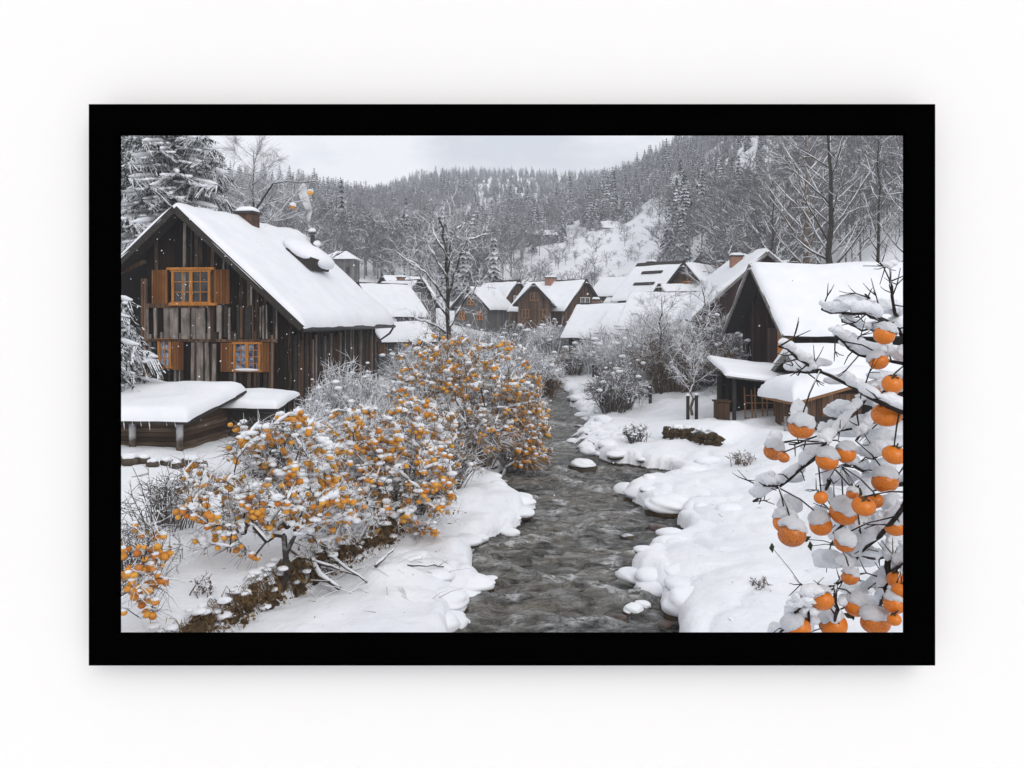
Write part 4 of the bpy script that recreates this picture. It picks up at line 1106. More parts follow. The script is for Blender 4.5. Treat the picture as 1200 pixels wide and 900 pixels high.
GT = 'tall bare trees behind the right houses'
limb_tree('bare_tree', 'tallest dark trunked bare tree with spreading snowy limbs above the plank house', 972, 52, 15.5, 31, 28, 4.9, (22, 52), .26, 7, 5, group=GT, lo=.2)
limb_tree('bare_tree', 'pale mossy trunked bare tree just left of the tallest one', 945, 57, 14.5, 32, 24, 4.6, (25, 55), .30, 7, 5, mat='browntwigs', group=GT, lo=.28)
limb_tree('bare_tree', 'thin bare tree near the right edge above the plank house chimney', 1030, 50, 12, 33, 20, 3.0, (30, 65), .15, 6, 5, group=GT)
limb_tree('bare_tree', 'bare tree at the far right partly cut off by the frame', 1075, 47, 12, 34, 22, 4.0, (15, 55), .18, 6, 5, group=GT)
limb_tree('bare_tree', 'slender bare tree behind the reddish farmhouse roof', 905, 66, 10.5, 36, 20, 3.0, (25, 60), .14, 6, 5, group=GT)
limb_tree('bare_tree', 'frosted bare tree with hazy fine crown behind the left cottage chimney', 297, 56, 13.5, 37, 34, 4.8, (0, 45), .2, 9, 9, twig='whitetwigs', lo=.34, tl=.8, snow=1.6)
limb_tree('bare_tree', 'bare tree filling the upper left corner behind the spruces', 160, 62, 16, 38, 30, 5.0, (0, 45), .22, 8, 7, twig='whitetwigs', tl=.8)
# central arching tree
rng = random.Random(41); b = np.array(on_ground(527, 43)); root = empty('bare_tree', b); tag(root, 'bare snowy tree with two long arching limbs in the centre of the left bank', 'tree')
d = 43
limbs = [[(527, 425), (526, 380), (524, 330), (522, 290), (516, 255)], [(525, 372), (505, 345), (488, 315), (467, 298)], [(526, 360), (512, 335), (498, 320), (478, 305)], [(526, 345), (535, 310), (548, 282), (570, 274)], [(524, 320), (528, 290), (535, 268), (545, 262)], [(523, 300), (512, 280), (505, 262)],
         [(524, 325), (508, 300), (498, 280)], [(526, 385), (540, 360), (556, 340), (560, 330)], [(526, 392), (505, 380), (485, 372)]]
mb = MB(); tw = MB(); sn = MB()
for i, pl in enumerate(limbs):
    P = np.array([at(px, py, d + .4 * math.sin(j + i)) for j, (px, py) in enumerate(pl)]) - b
    if i == 0: P[0] = (0, 0, -.4)
    Q = [P[0]]
    for a, c in zip(P[:-1], P[1:]):
        for t in (.33, .66, 1): Q.append(a + (c - a) * t + np.array([rng.gauss(0, .04) for _ in range(3)]))
    Q = np.array(Q); r0 = .15 if i == 0 else .06; rd = np.linspace(r0, r0 * .3, len(Q)); mb.tube(Q, rd, 6)
    par = [-1] + list(range(len(Q) - 1))
    snow_on(sn, rng, Q, par, rd, .06, .9)
    A = [q + np.array([rng.gauss(0, .55), rng.gauss(0, .55), rng.gauss(.15, .5)]) for q in Q[3:] for _ in range(8)]
    nn, pp = skeleton(rng, Q, A, .3, .1, .3); rr, _ = radii(pp, .010, .4, .03)
    tree_mesh(tw, nn[len(Q):], [p_ - len(Q) if p_ >= len(Q) else -1 for p_ in pp[len(Q):]], rr[len(Q):], 3)
    twig_fan(tw, rng, nn, pp, range(len(Q), len(pp)), .5, .008, 2)
mb.build('trunk', M['bark'], root); tw.build('twigs', M['whitetwigs'], root); sn.build('snow', M['snow_clump'], root, smooth=True)
# two fruits left hanging on the frosted tree by the chimney
r_ = random.Random(5)
o = empty('hanging_twig', at(352, 226, 38)); tag(o, 'thin bare twig with two orange fruit against the sky beside the cottage chimney', 'branch')
mb = MB(); P0 = np.array(o.location)
# it springs from the frosted tree behind the chimney
mb.tube(np.array([at(297, 250, 56), at(320, 215, 48), at(338, 212, 40), at(352, 214, 38.5), at(370, 212, 38)]) - P0, [.07, .05, .035, .03, .02], 5)
mb.tube(np.array([at(344, 213, 39.4), at(343, 228, 38.4), at(343, 238, 38)]) - P0, .022, 4); mb.tube(np.array([at(362, 213, 38.2), at(363, 222, 38)]) - P0, .022, 4)
mb.build('stem', M['bark'], o)
for (px, py, pr) in ((343, 242, 3.7), (363.5, 226, 3.7)): add_fruit(o, np.array(at(px, py, 38)) - P0, pr * 38 / F, r_, False, cap=True)

# --- bushes
def bush(name, label, base, rx, rz, n, seed, mat='whitetwigs', w=.008, group=None, clumps=0, cs=.08, ry=None, leaves=0, cat='bush'):
    rng = random.Random(seed); root = empty(name, base); tag(root, label, cat, group); ry = ry or rx; tw = MB(); sn = MB(); pts = []
    for i in range(n):
        a = rng.uniform(0, 6.28); q = math.sqrt(rng.random()); e = np.array([math.cos(a) * rx * q, math.sin(a) * ry * q, rz * (rng.uniform(.45, 1.0) * (1.05 - .55 * q * q))])
        s = np.array([e[0] * .45 + rng.gauss(0, .08), e[1] * .45 + rng.gauss(0, .08), -.1]); mid = s * .45 + e * .55 + np.array([0, 0, rz * .22]) + np.array([rng.gauss(0, .06 * rx) for _ in range(3)])
        P = [s, s * .6 + mid * .4 + (0, 0, .03), mid, mid * .45 + e * .55 + (0, 0, .04 * rz), e]
        tw.tube(P, [w * 1.5, w * 1.3, w, w * .8, w * .4], 3, cap=False)
        for j in (1, 2, 2, 3, 3, 3):
            v = np.array([rng.gauss(0, 1), rng.gauss(0, 1), rng.gauss(.35, .8)]); v /= np.linalg.norm(v); l = rng.uniform(.12, .34) * min(rz, rx * 1.3)
            p0 = P[j] + (P[j + 1] - P[j]) * rng.random(); p1 = p0 + v * l
            tw.tube([p0, p0 + v * l * .5, p1], [w * .8, w * .6, w * .3], 3, cap=False); pts.append(p1)
            v2 = v + np.array([rng.gauss(0, .7), rng.gauss(0, .7), rng.gauss(0, .7)]); tw.tube([p0 + v * l * .5, p0 + v * l * .5 + v2 * l * .4], [w * .6, w * .3], 3, cap=False)
    tw.build('twigs', M[mat], root)
    for _ in range(clumps * 2):
        c = rng.choice(pts); s = cs * rng.choice((.25, .35, .5, .8)); sn.blob(c, (s * rng.uniform(.9, 1.8), s * rng.uniform(.9, 1.6), s * .7), rng.randrange(90), 2, .42, freq=2.5)
    if clumps: sn.build('snow', M['snow_clump'], root, smooth=True)
    if leaves:
        lm = MB(); leafbits(lm, rng, pts, leaves, .07); lm.build('leaves', M['leaves'], root)
    return root


GB = 'frosted bushes along the river'
for i, (px, d, rx, rz, n, mat, cl, lv, lab) in enumerate([
    (440, 22, 1.2, 1.7, 190, 'whitetwigs', 40, 0, 'white frosted bush between the cottage corner and the middle fruit tree'),
    (408, 27, 1.4, 2.5, 200, 'whitetwigs', 40, 0, 'tall thin frosted shrub against the cottage side wall'),
    (470, 31, 1.5, 1.7, 170, 'whitetwigs', 70, 0, 'round white bush right of the cottage gutter'),
    (500, 38, 2.2, 2.7, 220, 'whitetwigs', 70, 0, 'snowy thicket at the foot of the arching bare tree'),
    (560, 44, 2.6, 2.9, 230, 'whitetwigs', 60, 0, 'wide frosted thicket behind the overhanging fruit tree'),
    (612, 50, 2.3, 2.8, 220, 'whitetwigs', 50, 0, 'grey bush on the left bank before the central chalet'),
    (595, 34, 1.6, 2.0, 170, 'twigs', 40, 80, 'grey brown bush directly behind the river overhanging fruit tree'),
    (640, 58, 1.6, 1.7, 120, 'whitetwigs', 40, 0, 'small white bush at the river bend'),
    (668, 62, 2.2, 2.0, 150, 'browntwigs', 20, 260, 'brown leaved bush at the river bend under the snow roofed cottage'),
    (700, 60, 1.8, 3.0, 150, 'whitetwigs', 30, 0, 'dark twigged bush just right of the river bend'),
    (640, 52, 1.0, 1.6, 70, 'drygrass', 0, 200, 'tuft of orange brown reeds on the left side of the river bend'),
    (716, 52, .6, 1.3, 50, 'drygrass', 0, 160, 'upright rusty leaved sapling on the right bank'),
    (745, 50, 2.4, 3.3, 230, 'whitetwigs', 40, 0, 'large grey bush left of the brown riverside bush'),
    (790, 43, 2.3, 3.3, 260, 'browntwigs', 30, 80, 'largest brown bare bush on the right bank'),
    (838, 44, 2.1, 3.5, 210, 'twigs', 30, 30, 'brown bush between the largest bush and the porch'),
    (770, 56, 2.6, 3.9, 210, 'whitetwigs', 30, 0, 'tall grey bush behind the right bank bushes'),
    (730, 44, 1.2, 1.7, 110, 'twigs', 30, 0, 'low grey bush at the dark fence on the right bank'),
    (195, 15.5, .8, 1.1, 60, 'twigs', 0, 0, 'spray of thin bare stems below the log shed'),
    (165, 13.0, .7, .9, 40, 'twigs', 0, 0, 'loose bare stems left of the bent fruit tree'),
    (235, 12.3, .25, .28, 16, 'browntwigs', 0, 0, 'little dry weed poking from the terrace snow'),
    (600, 27.4, .7, 1.0, 70, 'whitetwigs', 60, 0, 'snow heaped shrub at the water edge under the overhanging fruit tree'),
    (455, 58, 2.4, 3.0, 160, 'whitetwigs', 40, 0, 'frosted thicket in front of the grey walled house'),
    (500, 64, 3.0, 3.2, 170, 'twigs', 30, 0, 'grey thicket before the pale snow roofed house'),
    (890, 13.6, .18, .16, 14, 'browntwigs', 0, 0, 'dry weed stalks in the snow left of the near fruit tree'),
    (853, 11.2, .12, .1, 10, 'browntwigs', 0, 0, 'tiny dry weed near the bottom of the right bank'),
    (870, 25, .5, .4, 30, 'browntwigs', 0, 0, 'low dry stems in the snow below the small brown shed'),
    (745, 29.5, .5, .7, 40, 'twigs', 10, 0, 'thin stems rising behind the snowy brush pile'),
    (600, 80, 3.2, 3.4, 170, 'twigs', 30, 0, 'grey thicket hiding the foot of the central chalet'),
    (645, 78, 2.8, 3.0, 150, 'whitetwigs', 30, 0, 'frosted thicket under the right corner of the central chalet'),
    (548, 84, 3.0, 3.6, 160, 'whitetwigs', 30, 0, 'frosted thicket before the grey gabled house'),
    (402, 15.6, .7, .75, 80, 'whitetwigs', 14, 120, 'frosted undergrowth filling the gap between the two nearest fruit trees'),
    (470, 18.4, 1.2, 1.3, 150, 'twigs', 30, 200, 'frosted undergrowth below the middle fruit tree'),
    (520, 22, 1.1, 1.2, 110, 'twigs', 24, 160, 'white bush between the middle and the tall fruit tree'),
    (550, 25.6, 1.6, 1.7, 170, 'browntwigs', 30, 260, 'brown undergrowth at the foot of the tall fruit tree'),
    (366, 25, .8, 1.5, 90, 'whitetwigs', 40, 0, 'snowy shrub at the front corner of the cottage side wall'),
    (318, 21, 1.0, 1.5, 110, 'twigs', 30, 0, 'grey shrub between the log shed and the bent fruit tree'),
    (722, 39, 1.4, 2.0, 150, 'twigs', 20, 0, 'grey brown shrub near the water on the right bank'),
    (860, 40, 1.4, 2.6, 150, 'browntwigs', 20, 40, 'brown shrub against the end of the porch'),
    (575, 66, 2.4, 3.0, 150, 'whitetwigs', 40, 0, 'snow laden evergreen looking shrub left of the central chalet'),
]):
    x = (px - 600) / F * d
    bush('bush', lab, (x, d, max(gz(x, d), .1)), rx, rz, n, 100 + i, mat, .0065 + d * .00022, GB, cl, .05 + d * .0022, leaves=lv)
limb_tree('bare_tree', 'bare sapling standing on the right bank before the porch', 812, 34, 3.6, 43, 16, 1.5, (25, 65), .07, 6, 5, mat='browntwigs', twig='whitetwigs', tl=.35, snow=.6)
limb_tree('bare_tree', 'bare tree rising above the middle of the right bank bushes', 775, 42, 5.0, 44, 18, 2.2, (15, 60), .10, 6, 5, twig='whitetwigs', tl=.4, snow=.8)
limb_tree('bare_tree', 'frosted small tree behind the largest brown bush', 825, 50, 5.5, 45, 18, 2.2, (20, 60), .10, 6, 6, twig='whitetwigs', tl=.45, snow=.8)
for px, lab in ((806, 'left of two dark wooden posts in the snow before the porch'), (816, 'right of two dark wooden posts in the snow before the porch')):
    x, y, z = on_ground(px, 33); mb = MB(); mb.tube([(0, 0, -.3), (0, 0, .96)], .07, 7); po = mb.build('post', M['darkwood'], smooth=True, loc=(x, y, z)); tag(po, lab, 'post')
    mb = MB(); mb.blob((0, 0, .96), (.09, .09, .09), px, 2, .2, flat=0); mb.build('snow_cap', M['snow_clump'], po, smooth=True)

# ------------------------------------------------------------------ conifers that read one by one, and the forest mass
PRO = []
for s in range(3):
    rng = random.Random(60 + s); tr = MB(); nd = MB(); H, rad = 1.0, .17
    tr.tube([(0, 0, -.05), (0, 0, .95)], [.012, .004], 4)
    for t in range(17):
        f = t / 17; z = .06 + .92 * f; L = rad * (1 - f) ** .85 * rng.uniform(.8, 1.15) + .008; n = 9 if f < .6 else 6
        for j in range(n):
            a = 6.283 * (j + rng.random() * .7) / n; l = L * rng.uniform(.65, 1.15); ca, sa = math.cos(a), math.sin(a); w = .26 * l + .006
            nd.add([(0, 0, z + .035), (ca * l * .55 - sa * w, sa * l * .55 + ca * w, z + .0), (ca * l, sa * l, z - l * .38), (ca * l * .55 + sa * w, sa * l * .55 - ca * w, z + .0)], tris=[(0, 2, 1), (0, 3, 2)])
    PRO.append((tr, nd))
fir0 = []
for s, (tr, nd) in enumerate(PRO):
    r = empty('fir', (0, 0, 0)); tr.build('trunk', M['bark'], r); nd.build('crown', M['firneedles'], r); fir0.append(r)
rng = random.Random(9)
FIRS = [(720, 265, 70, 270), (733, 266, 62, 275), (708, 268, 52, 265), (745, 262, 55, 280), (697, 270, 48, 262), (781, 232, 62, 300), (771, 236, 44, 305), (795, 222, 45, 310), (812, 212, 40, 320), (826, 205, 42, 330), (838, 198, 36, 335), (858, 190, 40, 330), (848, 196, 34, 338),
        (668, 252, 50, 300), (652, 258, 42, 295), (618, 250, 40, 320), (598, 248, 34, 320), (607, 250, 36, 325), (795, 304, 28, 150), (842, 262, 50, 200), (858, 292, 62, 170), (812, 262, 42, 230), (832, 290, 50, 180), (876, 240, 50, 220), (890, 262, 44, 190), (868, 215, 40, 260), (904, 200, 44, 250), (760, 250, 40, 290),
        (806, 240, 44, 260), (822, 236, 40, 270), (883, 205, 44, 265), (570, 290, 26, 210), (478, 286, 22, 230), (500, 284, 20, 235), (690, 240, 36, 330), (753, 232, 40, 320), (920, 232, 48, 200), (850, 236, 44, 245), (785, 262, 36, 240), (635, 245, 30, 330)]
sides = ['in the clump left of the hill centre', 'on the right slope']
for i, (px, by, h, d) in enumerate(FIRS):
    o = fir0[i] if i < 3 else copy_tree(fir0[i % 3])
    x = (px - 600) / F * d; z = gz(x, d); ht = h / F * d; o.location = (x, d, z - .5); top = z + ht
    zt = CAMZ + (HY - (by - h)) / F * d
    ht = max(5, min(max(zt - z, ht * .8), 32)); o.scale = (ht * 1.15, ht * 1.15, ht); o.rotation_euler[2] = rng.uniform(0, 6.28)
    if px < 640: tag(o, 'distant snowy fir standing out of the forest on the left hill', 'tree', 'firs on the left hill')
    elif px == 781: tag(o, 'tallest dark pointed fir on the skyline of the right slope', 'tree', 'firs on the right slope')
    elif px == 795 and d == 150: tag(o, 'little dark fir standing alone just above the steep roofed house', 'tree')
    elif px < 750: tag(o, 'tall snowy fir in the dark clump above the small hill cabin', 'tree', 'firs above the hill cabin')
    elif d < 215: tag(o, 'lower snowy fir among bare trees on the right slope', 'tree', 'lower firs on the right slope')
    else: tag(o, 'dark fir high on the right slope below the skyline', 'tree', 'firs on the right slope')

# forest mass
def bare_low(rng):
    """small far tree: trunk, limbs, branches and twigs as slivers"""
    mb = MB(); mb.tube([(0, 0, -.05), (0, 0, .6)], [.012, .005], 3, cap=False)
    def sliver(s, v, w):
        sd = np.cross(v, [rng.gauss(0, 1), rng.gauss(0, 1), rng.gauss(0, 1)]); sd = sd / (np.linalg.norm(sd) + 1e-9) * w
        mb.add([s - sd, s + sd, s + v], tris=[(0, 1, 2)])
    for _ in range(10):
        z = rng.uniform(.16, .6); a = rng.uniform(0, 6.28); el = rng.uniform(.5, 1.25); L = rng.uniform(.24, .40) * (1.1 - .4 * z)
        v = np.array([math.cos(a) * math.cos(el), math.sin(a) * math.cos(el), math.sin(el)]) * L; s = np.array([0, 0, z]); sliver(s, v, .008)
        for _j in range(6):
            q = s + v * rng.uniform(.25, 1); v2 = v * .28 + np.array([rng.gauss(0, .07), rng.gauss(0, .07), rng.gauss(.03, .05)]); sliver(q, v2, .006)
            for _k in range(4):
                q2 = q + v2 * rng.uniform(.2, 1); sliver(q2, v2 * .35 + np.array([rng.gauss(0, .04), rng.gauss(0, .04), rng.gauss(.015, .035)]), .0045)
    return mb


def stack(mb):
    V = np.concatenate(mb.v); T = [t for t in mb.t]
    if mb.q:
        q = np.concatenate(mb.q); T = T + [q[:, [0, 1, 2]], q[:, [0, 2, 3]]]
    return V, np.concatenate(T)


FP = [stack(p[1]) for p in PRO]; BP = [stack(bare_low(random.Random(80 + i))) for i in range(4)]
rs = np.random.RandomState(3)


def mass(protos, pos, hts, wid, name, mat, label):
    mb = MB()
    for i, (p, h) in enumerate(zip(pos, hts)):
        V, T = protos[i % len(protos)]; a = rs.rand() * 6.28; c, s = math.cos(a), math.sin(a)
        sx = h * wid * (.8 + .4 * rs.rand()); W = V * (sx, sx, h); W = np.stack([W[:, 0] * c - W[:, 1] * s, W[:, 0] * s + W[:, 1] * c, W[:, 2]], -1) + p
        mb.add(W, tris=T)
    return tag(mb.build(name, mat), label, name.replace('_', ' '), kind='stuff')


def scatter(n, dens):
    out = []
    while len(out) < n:
        m = n * 4; px = rs.uniform(60, 1180, m); d = np.where(rs.rand(m) < .55, rs.uniform(120, 400, m), rs.uniform(380, 680, m))
        keep = rs.rand(m) < dens(px, d)
        px, d = px[keep], d[keep]; x = (px - 600) / F * d; z = ground_z(x, d)
        out += list(zip(x, d, z - .3))
    return np.array(out[:n])


def meadow(px, d):  # open white field in the middle
    f = np.clip((px - 612) / 40, 0, 1) * np.clip((800 - px) / 40, 0, 1) * np.clip((np.where(px > 660, 245, 205) - d) / 20, 0, 1)
    g = np.clip((px - 560) / 40, 0, 1) * np.clip((660 - px) / 30, 0, 1) * np.clip((190 - d) / 20, 0, 1) * .8
    h_ = np.clip((px - 380) / 20, 0, 1) * np.clip((480 - px) / 30, 0, 1) * (np.abs(d - 225) < 12) * .95
    return np.clip(1 - f - g - h_, 0, 1)


nF, nB = 4600, 3400
pf = scatter(nF, lambda px, d: meadow(px, d) * np.where(d > 330, .9, .16) * (np.where(d > 400, .8, .35) + 1.1 * (vnoise((px - 600) / F * d * .022, d * .018, 93) > .45)) * np.where(px > 760, .75, 1))
pb = scatter(nB, lambda px, d: meadow(px, d) * np.where(d < 420, .9, .4) * (.5 + .8 * vnoise((px - 600) / F * d * .03, d * .025, 95)) * np.where((px < 560) & (d < 180), .55, 1))
cl = lambda p: .62 + .75 * vnoise(p[:, 0] * .035, p[:, 1] * .028, 91)
mass(FP, pf, rs.uniform(7, 12.5, nF) * cl(pf) * np.where(pf[:, 1] > 420, .68, 1), 1.25, 'conifer_forest', M['farneedles'], 'dense grey green conifer forest covering the far hill')
mass(BP, pb, rs.uniform(5.5, 11, nB) * cl(pb) * np.where(pb[:, 1] > 420, .75, 1), 1.2, 'bare_forest', M['fartwigs'], 'frosted leafless woodland covering the lower slopes')
# near slope woods behind the right houses and left cottage
px = np.concatenate([rs.uniform(840, 1130, 300), rs.uniform(60, 360, 90), rs.uniform(380, 560, 60)]); d = np.concatenate([rs.uniform(72, 150, 300), rs.uniform(75, 140, 90), rs.uniform(120, 170, 60)])
x = (px - 600) / F * d; z = ground_z(x, d)
mass(BP, np.stack([x, d, z - .3], -1), rs.uniform(5.5, 10, len(x)), 1.1, 'bare_wood', M['fartwigs'], 'frosted leafless trees close behind the right houses and left cottage')
# meadow tufts
px = rs.uniform(570, 800, 300); d = rs.uniform(118, 250, 300); x = (px - 600) / F * d; z = ground_z(x, d)
mass(BP, np.stack([x, d, z - .4], -1), rs.uniform(1.0, 4.6, len(x)), 1.4, 'meadow_scrub', M['fartwigs'], 'low frosted scrub dotting the white upper meadow')

# ------------------------------------------------------------------ banks, stones, wood
rng = random.Random(51)
mb = MB()
ys = np.arange(9.2, 17.6, .085)
for y in ys:
    xw = np.interp(y, WL[:, 0], WL[:, 1])
    for h in (.36, .50, .64, .78):
        if rng.random() < .82:
            s = rng.choice((.03, .04, .05, .07, .09, .12)); mb.blob((xw + rng.gauss(-.05, .07) + (.92 - h) * .16, y + rng.uniform(-.06, .06), h + rng.gauss(0, .05)), (s * 1.1, s * 1.25, s * .85), rng.randrange(90), 2, .5, freq=2.4)
sw = mb.build('stone_bank', M['bankearth']); tag(sw, 'brown mossy stone bank edging the left snow terrace', 'stone wall')
mb = MB(); lm = MB()
for _ in range(4200):
    y = rng.uniform(9.2, 17.8); xw = np.interp(y, WL[:, 0], WL[:, 1]); c = np.array([xw + rng.gauss(.03, .09), y, rng.uniform(.38, .92)])
    leafbits(lm, rng, [c], 1, .045)
lm.build('dry_leaves', M['drygrass'], sw)
gm = MB()
for _ in range(1500):
    y = rng.uniform(9.2, 17.8); xw = np.interp(y, WL[:, 0], WL[:, 1]); p0 = np.array([xw + rng.gauss(.0, .07), y, rng.uniform(.6, 1.0)]); l = rng.uniform(.08, .32); o3 = np.array([rng.uniform(.1, .6), rng.gauss(0, .4), rng.uniform(-.2, .7)]) * l
    gm.tube([p0, p0 + o3 * .6, p0 + o3 + np.array([.2 * l, 0, -.75 * l])], [.006, .005, .002], 3, cap=False)
gm.build('dry_grass', M['drygrass'], sw)
for _ in range(260):
    y = rng.uniform(9.2, 17.6); xw = np.interp(y, WL[:, 0], WL[:, 1]); s = rng.uniform(.02, .08)
    mb.blob((xw + rng.gauss(-.02, .1), y, rng.uniform(.5, 1.05)), (s * 1.5, s * 1.7, s * .6), rng.randrange(90), 2, .45, freq=2.5)
mb.build('snow_patch', M['snow_clump'], sw, smooth=True)
# right bank stones
mb = MB(); sp_ = MB()
for _ in range(170):
    u = rng.uniform(-.1, 2.15); t = rng.gauss(-.02, .05); x = 5.55 + .677 * u + .736 * t; y = 29.8 - .736 * u + .677 * t
    z0_ = gz(5.55 + .677 * u - .25 * .736, 29.8 - .736 * u - .25 * .677); s = rng.uniform(.05, .14); mb.blob((x, y, z0_ + rng.uniform(.0, .36)), (s * 1.2, s * 1.2, s * .8), rng.randrange(90), 2, .5, freq=2.4)
o = mb.build('stone_bank', M['bankearth'])
for _ in range(26):
    u = rng.uniform(-.1, 2.15); x = 5.55 + .677 * u; y = 29.8 - .736 * u; z0_ = gz(x + .3 * .736, y + .3 * .677); sp_.blob((x + rng.gauss(.04, .06), y, z0_ + rng.uniform(-.15, .03)), (rng.uniform(.06, .2), .16, rng.uniform(.04, .09)), rng.randrange(90), 3, .35)
sp_.build('snow_lip', M['snow'], o, smooth=True); tag(o, 'short dark stone bank in the snow on the right side below the porch', 'stone wall')
# dark fence rail along the right bank
mb = MB(); pts = [(695, 447, 58), (712, 455, 52), (728, 463, 47.5), (745, 474, 43), (762, 484, 40)]
P = [(at(p[0], p[1], p[2])[0], p[2]) for p in pts]
for i, (x, y) in enumerate(P): z = gz(x, y); mb.box((x, y, z + .35), (.14, .14, 1.1))
for (a, b_) in zip(P[:-1], P[1:]):
    za, zb = gz(*a), gz(*b_)
    for h in (.35, .7): mb.bar((a[0], a[1], za + h), (b_[0], b_[1], zb + h), .08, .18)
fe = mb.build('plank_fence', M['darkwood']); tag(fe, 'dark low plank fence running along the right bank before the brown bushes', 'fence')
# rocks in the river
def rock(px, py, pr, ph, label, mat='rock', cap=True, seed=1, d=None, sub=None):
    d = d or 4915 / (py - HY); x = (px - 600) / F * d; r = pr / F * d; h = ph / F * d
    root = empty('river_rock', (x, d, 0)); tag(root, label, 'rock', 'rocks in the river')
    mb = MB(); mb.blob((0, 0, h * .25), (r, r * .9, h * .75), seed, 3, .4, freq=1.5); mb.build('stone', M[mat], root, smooth=True)
    if cap:
        mb = MB(); mb.blob((0, 0, h * .62), (r * .98, r * .9, h * .62), seed + 3, 4, .22, flat=-.15); mb.build('snow_cap', M['snow'], root, smooth=True)
    return root


rock(683, 551, 15, 11, 'mossy snow capped rock alone in mid river', seed=2)
rock(742, 722, 12, 12, 'snow capped rock with white streak near the right bottom edge', 'redrock', True, 3)
rock(722, 728, 15, 8, 'wet reddish brown rock left of the lower snow capped rock', 'redrock', False, 4)
rock(752, 714, 11, 8, 'small reddish rock behind the lower snow capped rock', 'redrock', True, 5)
rock(777, 734, 12, 6, 'flat reddish rock against the right bank', 'redrock', False, 6)
rock(735, 630, 9, 4, 'dark flat rock just breaking the water in mid stream', 'rock', False, 7)
rock(770, 620, 14, 5, 'reddish flat rock beside the right bank pillows', 'redrock', False, 8)
rock(796, 626, 8, 4, 'dark little rock close under the right bank', 'rock', False, 9)
rock(608, 724, 15, 4, 'brown rock just breaking the water near the bottom left', 'rock', False, 10)
rock(575, 680, 9, 4, 'small snow dotted stone at the left bank', 'rock', True, 11)
rock(548, 656, 6, 4, 'dark pebble rock below the left bank ledge', 'rock', False, 12)
rock(590, 566, 8, 4, 'dark wet stones at the foot of the overhanging fruit tree', 'rock', False, 14)
rock(728, 572, 8, 3, 'dark stone in the current left of the large right pillows', 'rock', False, 15)
rock(679, 501, 6, 3, 'dark stone far up the river beside the right bank', 'rock', False, 16)
rock(543, 700, 22, 8, 'snow covered ledge rock with log ends on the left bank', 'rock', True, 17)
# snow pillows over boulders on the banks
GP = 'snow pillows over bank boulders'
def pillow(px, py, wpx, hpx, label, seed):
    d = 4915 / (py - HY); x = (px - 600) / F * d; r = wpx / F * d; h = hpx / F * d
    root = empty('snow_boulder', (x, d + r * .35, 0)); tag(root, label, 'boulder', GP)
    mb = MB(); mb.blob((0, 0, .02), (r * .94, r * .66, h * .5), seed, 3, .14); mb.build('stone', M['bankearth'], root, smooth=True)
    mb = MB(); mb.blob((0, 0, h * .50), (r, r * .75, h * .60), seed + 5, 4, .22, flat=-.5, freq=1.5); mb.build('snow_cap', M['snow'], root, smooth=True)


for i, (a, b_, c, e, lab) in enumerate([
    (762, 590, 30, 20, 'leftmost long snow pillow jutting into the river from the right bank'), (785, 604, 30, 20, 'snow pillow with dark underside next to the leftmost pillow'), (797, 574, 26, 14, 'upper snow pillow on the right bank behind the jutting one'),
    (790, 655, 26, 24, 'rounded snow pillow at the middle of the right bank'), (775, 676, 30, 24, 'broad snow pillow lower on the right bank'), (800, 694, 30, 26, 'bulging snow pillow above the lower snow capped rock'), (812, 728, 34, 32, 'lowest snow pillow on the right at the frame bottom'),
    (548, 697, 32, 20, 'snow pillow with dark edge at the tip of the left bank'), (515, 722, 36, 26, 'big snow pillow at the lower left river edge'), (500, 748, 40, 26, 'lowest snow pillow on the left at the frame bottom'), (545, 640, 26, 16, 'snow pillow below the fruit tree on the left bank'),
    (600, 600, 30, 16, 'left bank snow pillow reaching furthest into the river'), (580, 618, 30, 16, 'left bank snow pillow behind the drooping fruit'), (565, 585, 26, 14, 'small left snow pillow under the river overhanging tree'), (720, 488, 22, 9, 'far snow pillow on the right bank above the debris'), (690, 470, 24, 8, 'farthest snow pillow near the river bend')]):
    pillow(a, b_, c, e, lab, 20 + i)
lump0 = []
for q in range(4):
    e_ = empty('snow_lump', (0, 0, 0)); mb = MB(); mb.blob((0, 0, .1), (.9, .7, .35), q, 2, .3); mb.build('stone', M['bankearth'], e_, smooth=True)
    mb = MB(); mb.blob((0, 0, .42), (1, .82, .55), q + 4, 3, .24, flat=-.5, freq=1.5); mb.build('snow_cap', M['snow'], e_, smooth=True); lump0.append(e_)
for i in range(64):
    o = lump0[i] if i < 4 else copy_tree(lump0[i % 4]); rt_ = i % 3 != 0; y = 13.4 * (46 / 13.4) ** (((i * 37) % 64 + rng.random()) / 64); P_ = RB if rt_ else LB; x = np.interp(y, P_[:, 0], P_[:, 1]) + (1 if rt_ else -1) * (rng.choice((-.1, .05, .2, .55, .9)) + rng.gauss(0, .08))
    k_ = rng.uniform(.14, .36) * (.75 + y * .016); o.location = (x, y, max(gz(x, y) - .12, -.06)); o.scale = (k_ * rng.uniform(.9, 1.5), k_, k_ * rng.uniform(.6, .95)); o.rotation_euler[2] = rng.uniform(0, 6.28)
    tag(o, 'small rounded snow lump among many along the %s river edge' % ('right' if rt_ else 'left'), 'snow lump', 'snow lumps along the %s river edge' % ('right' if rt_ else 'left'))
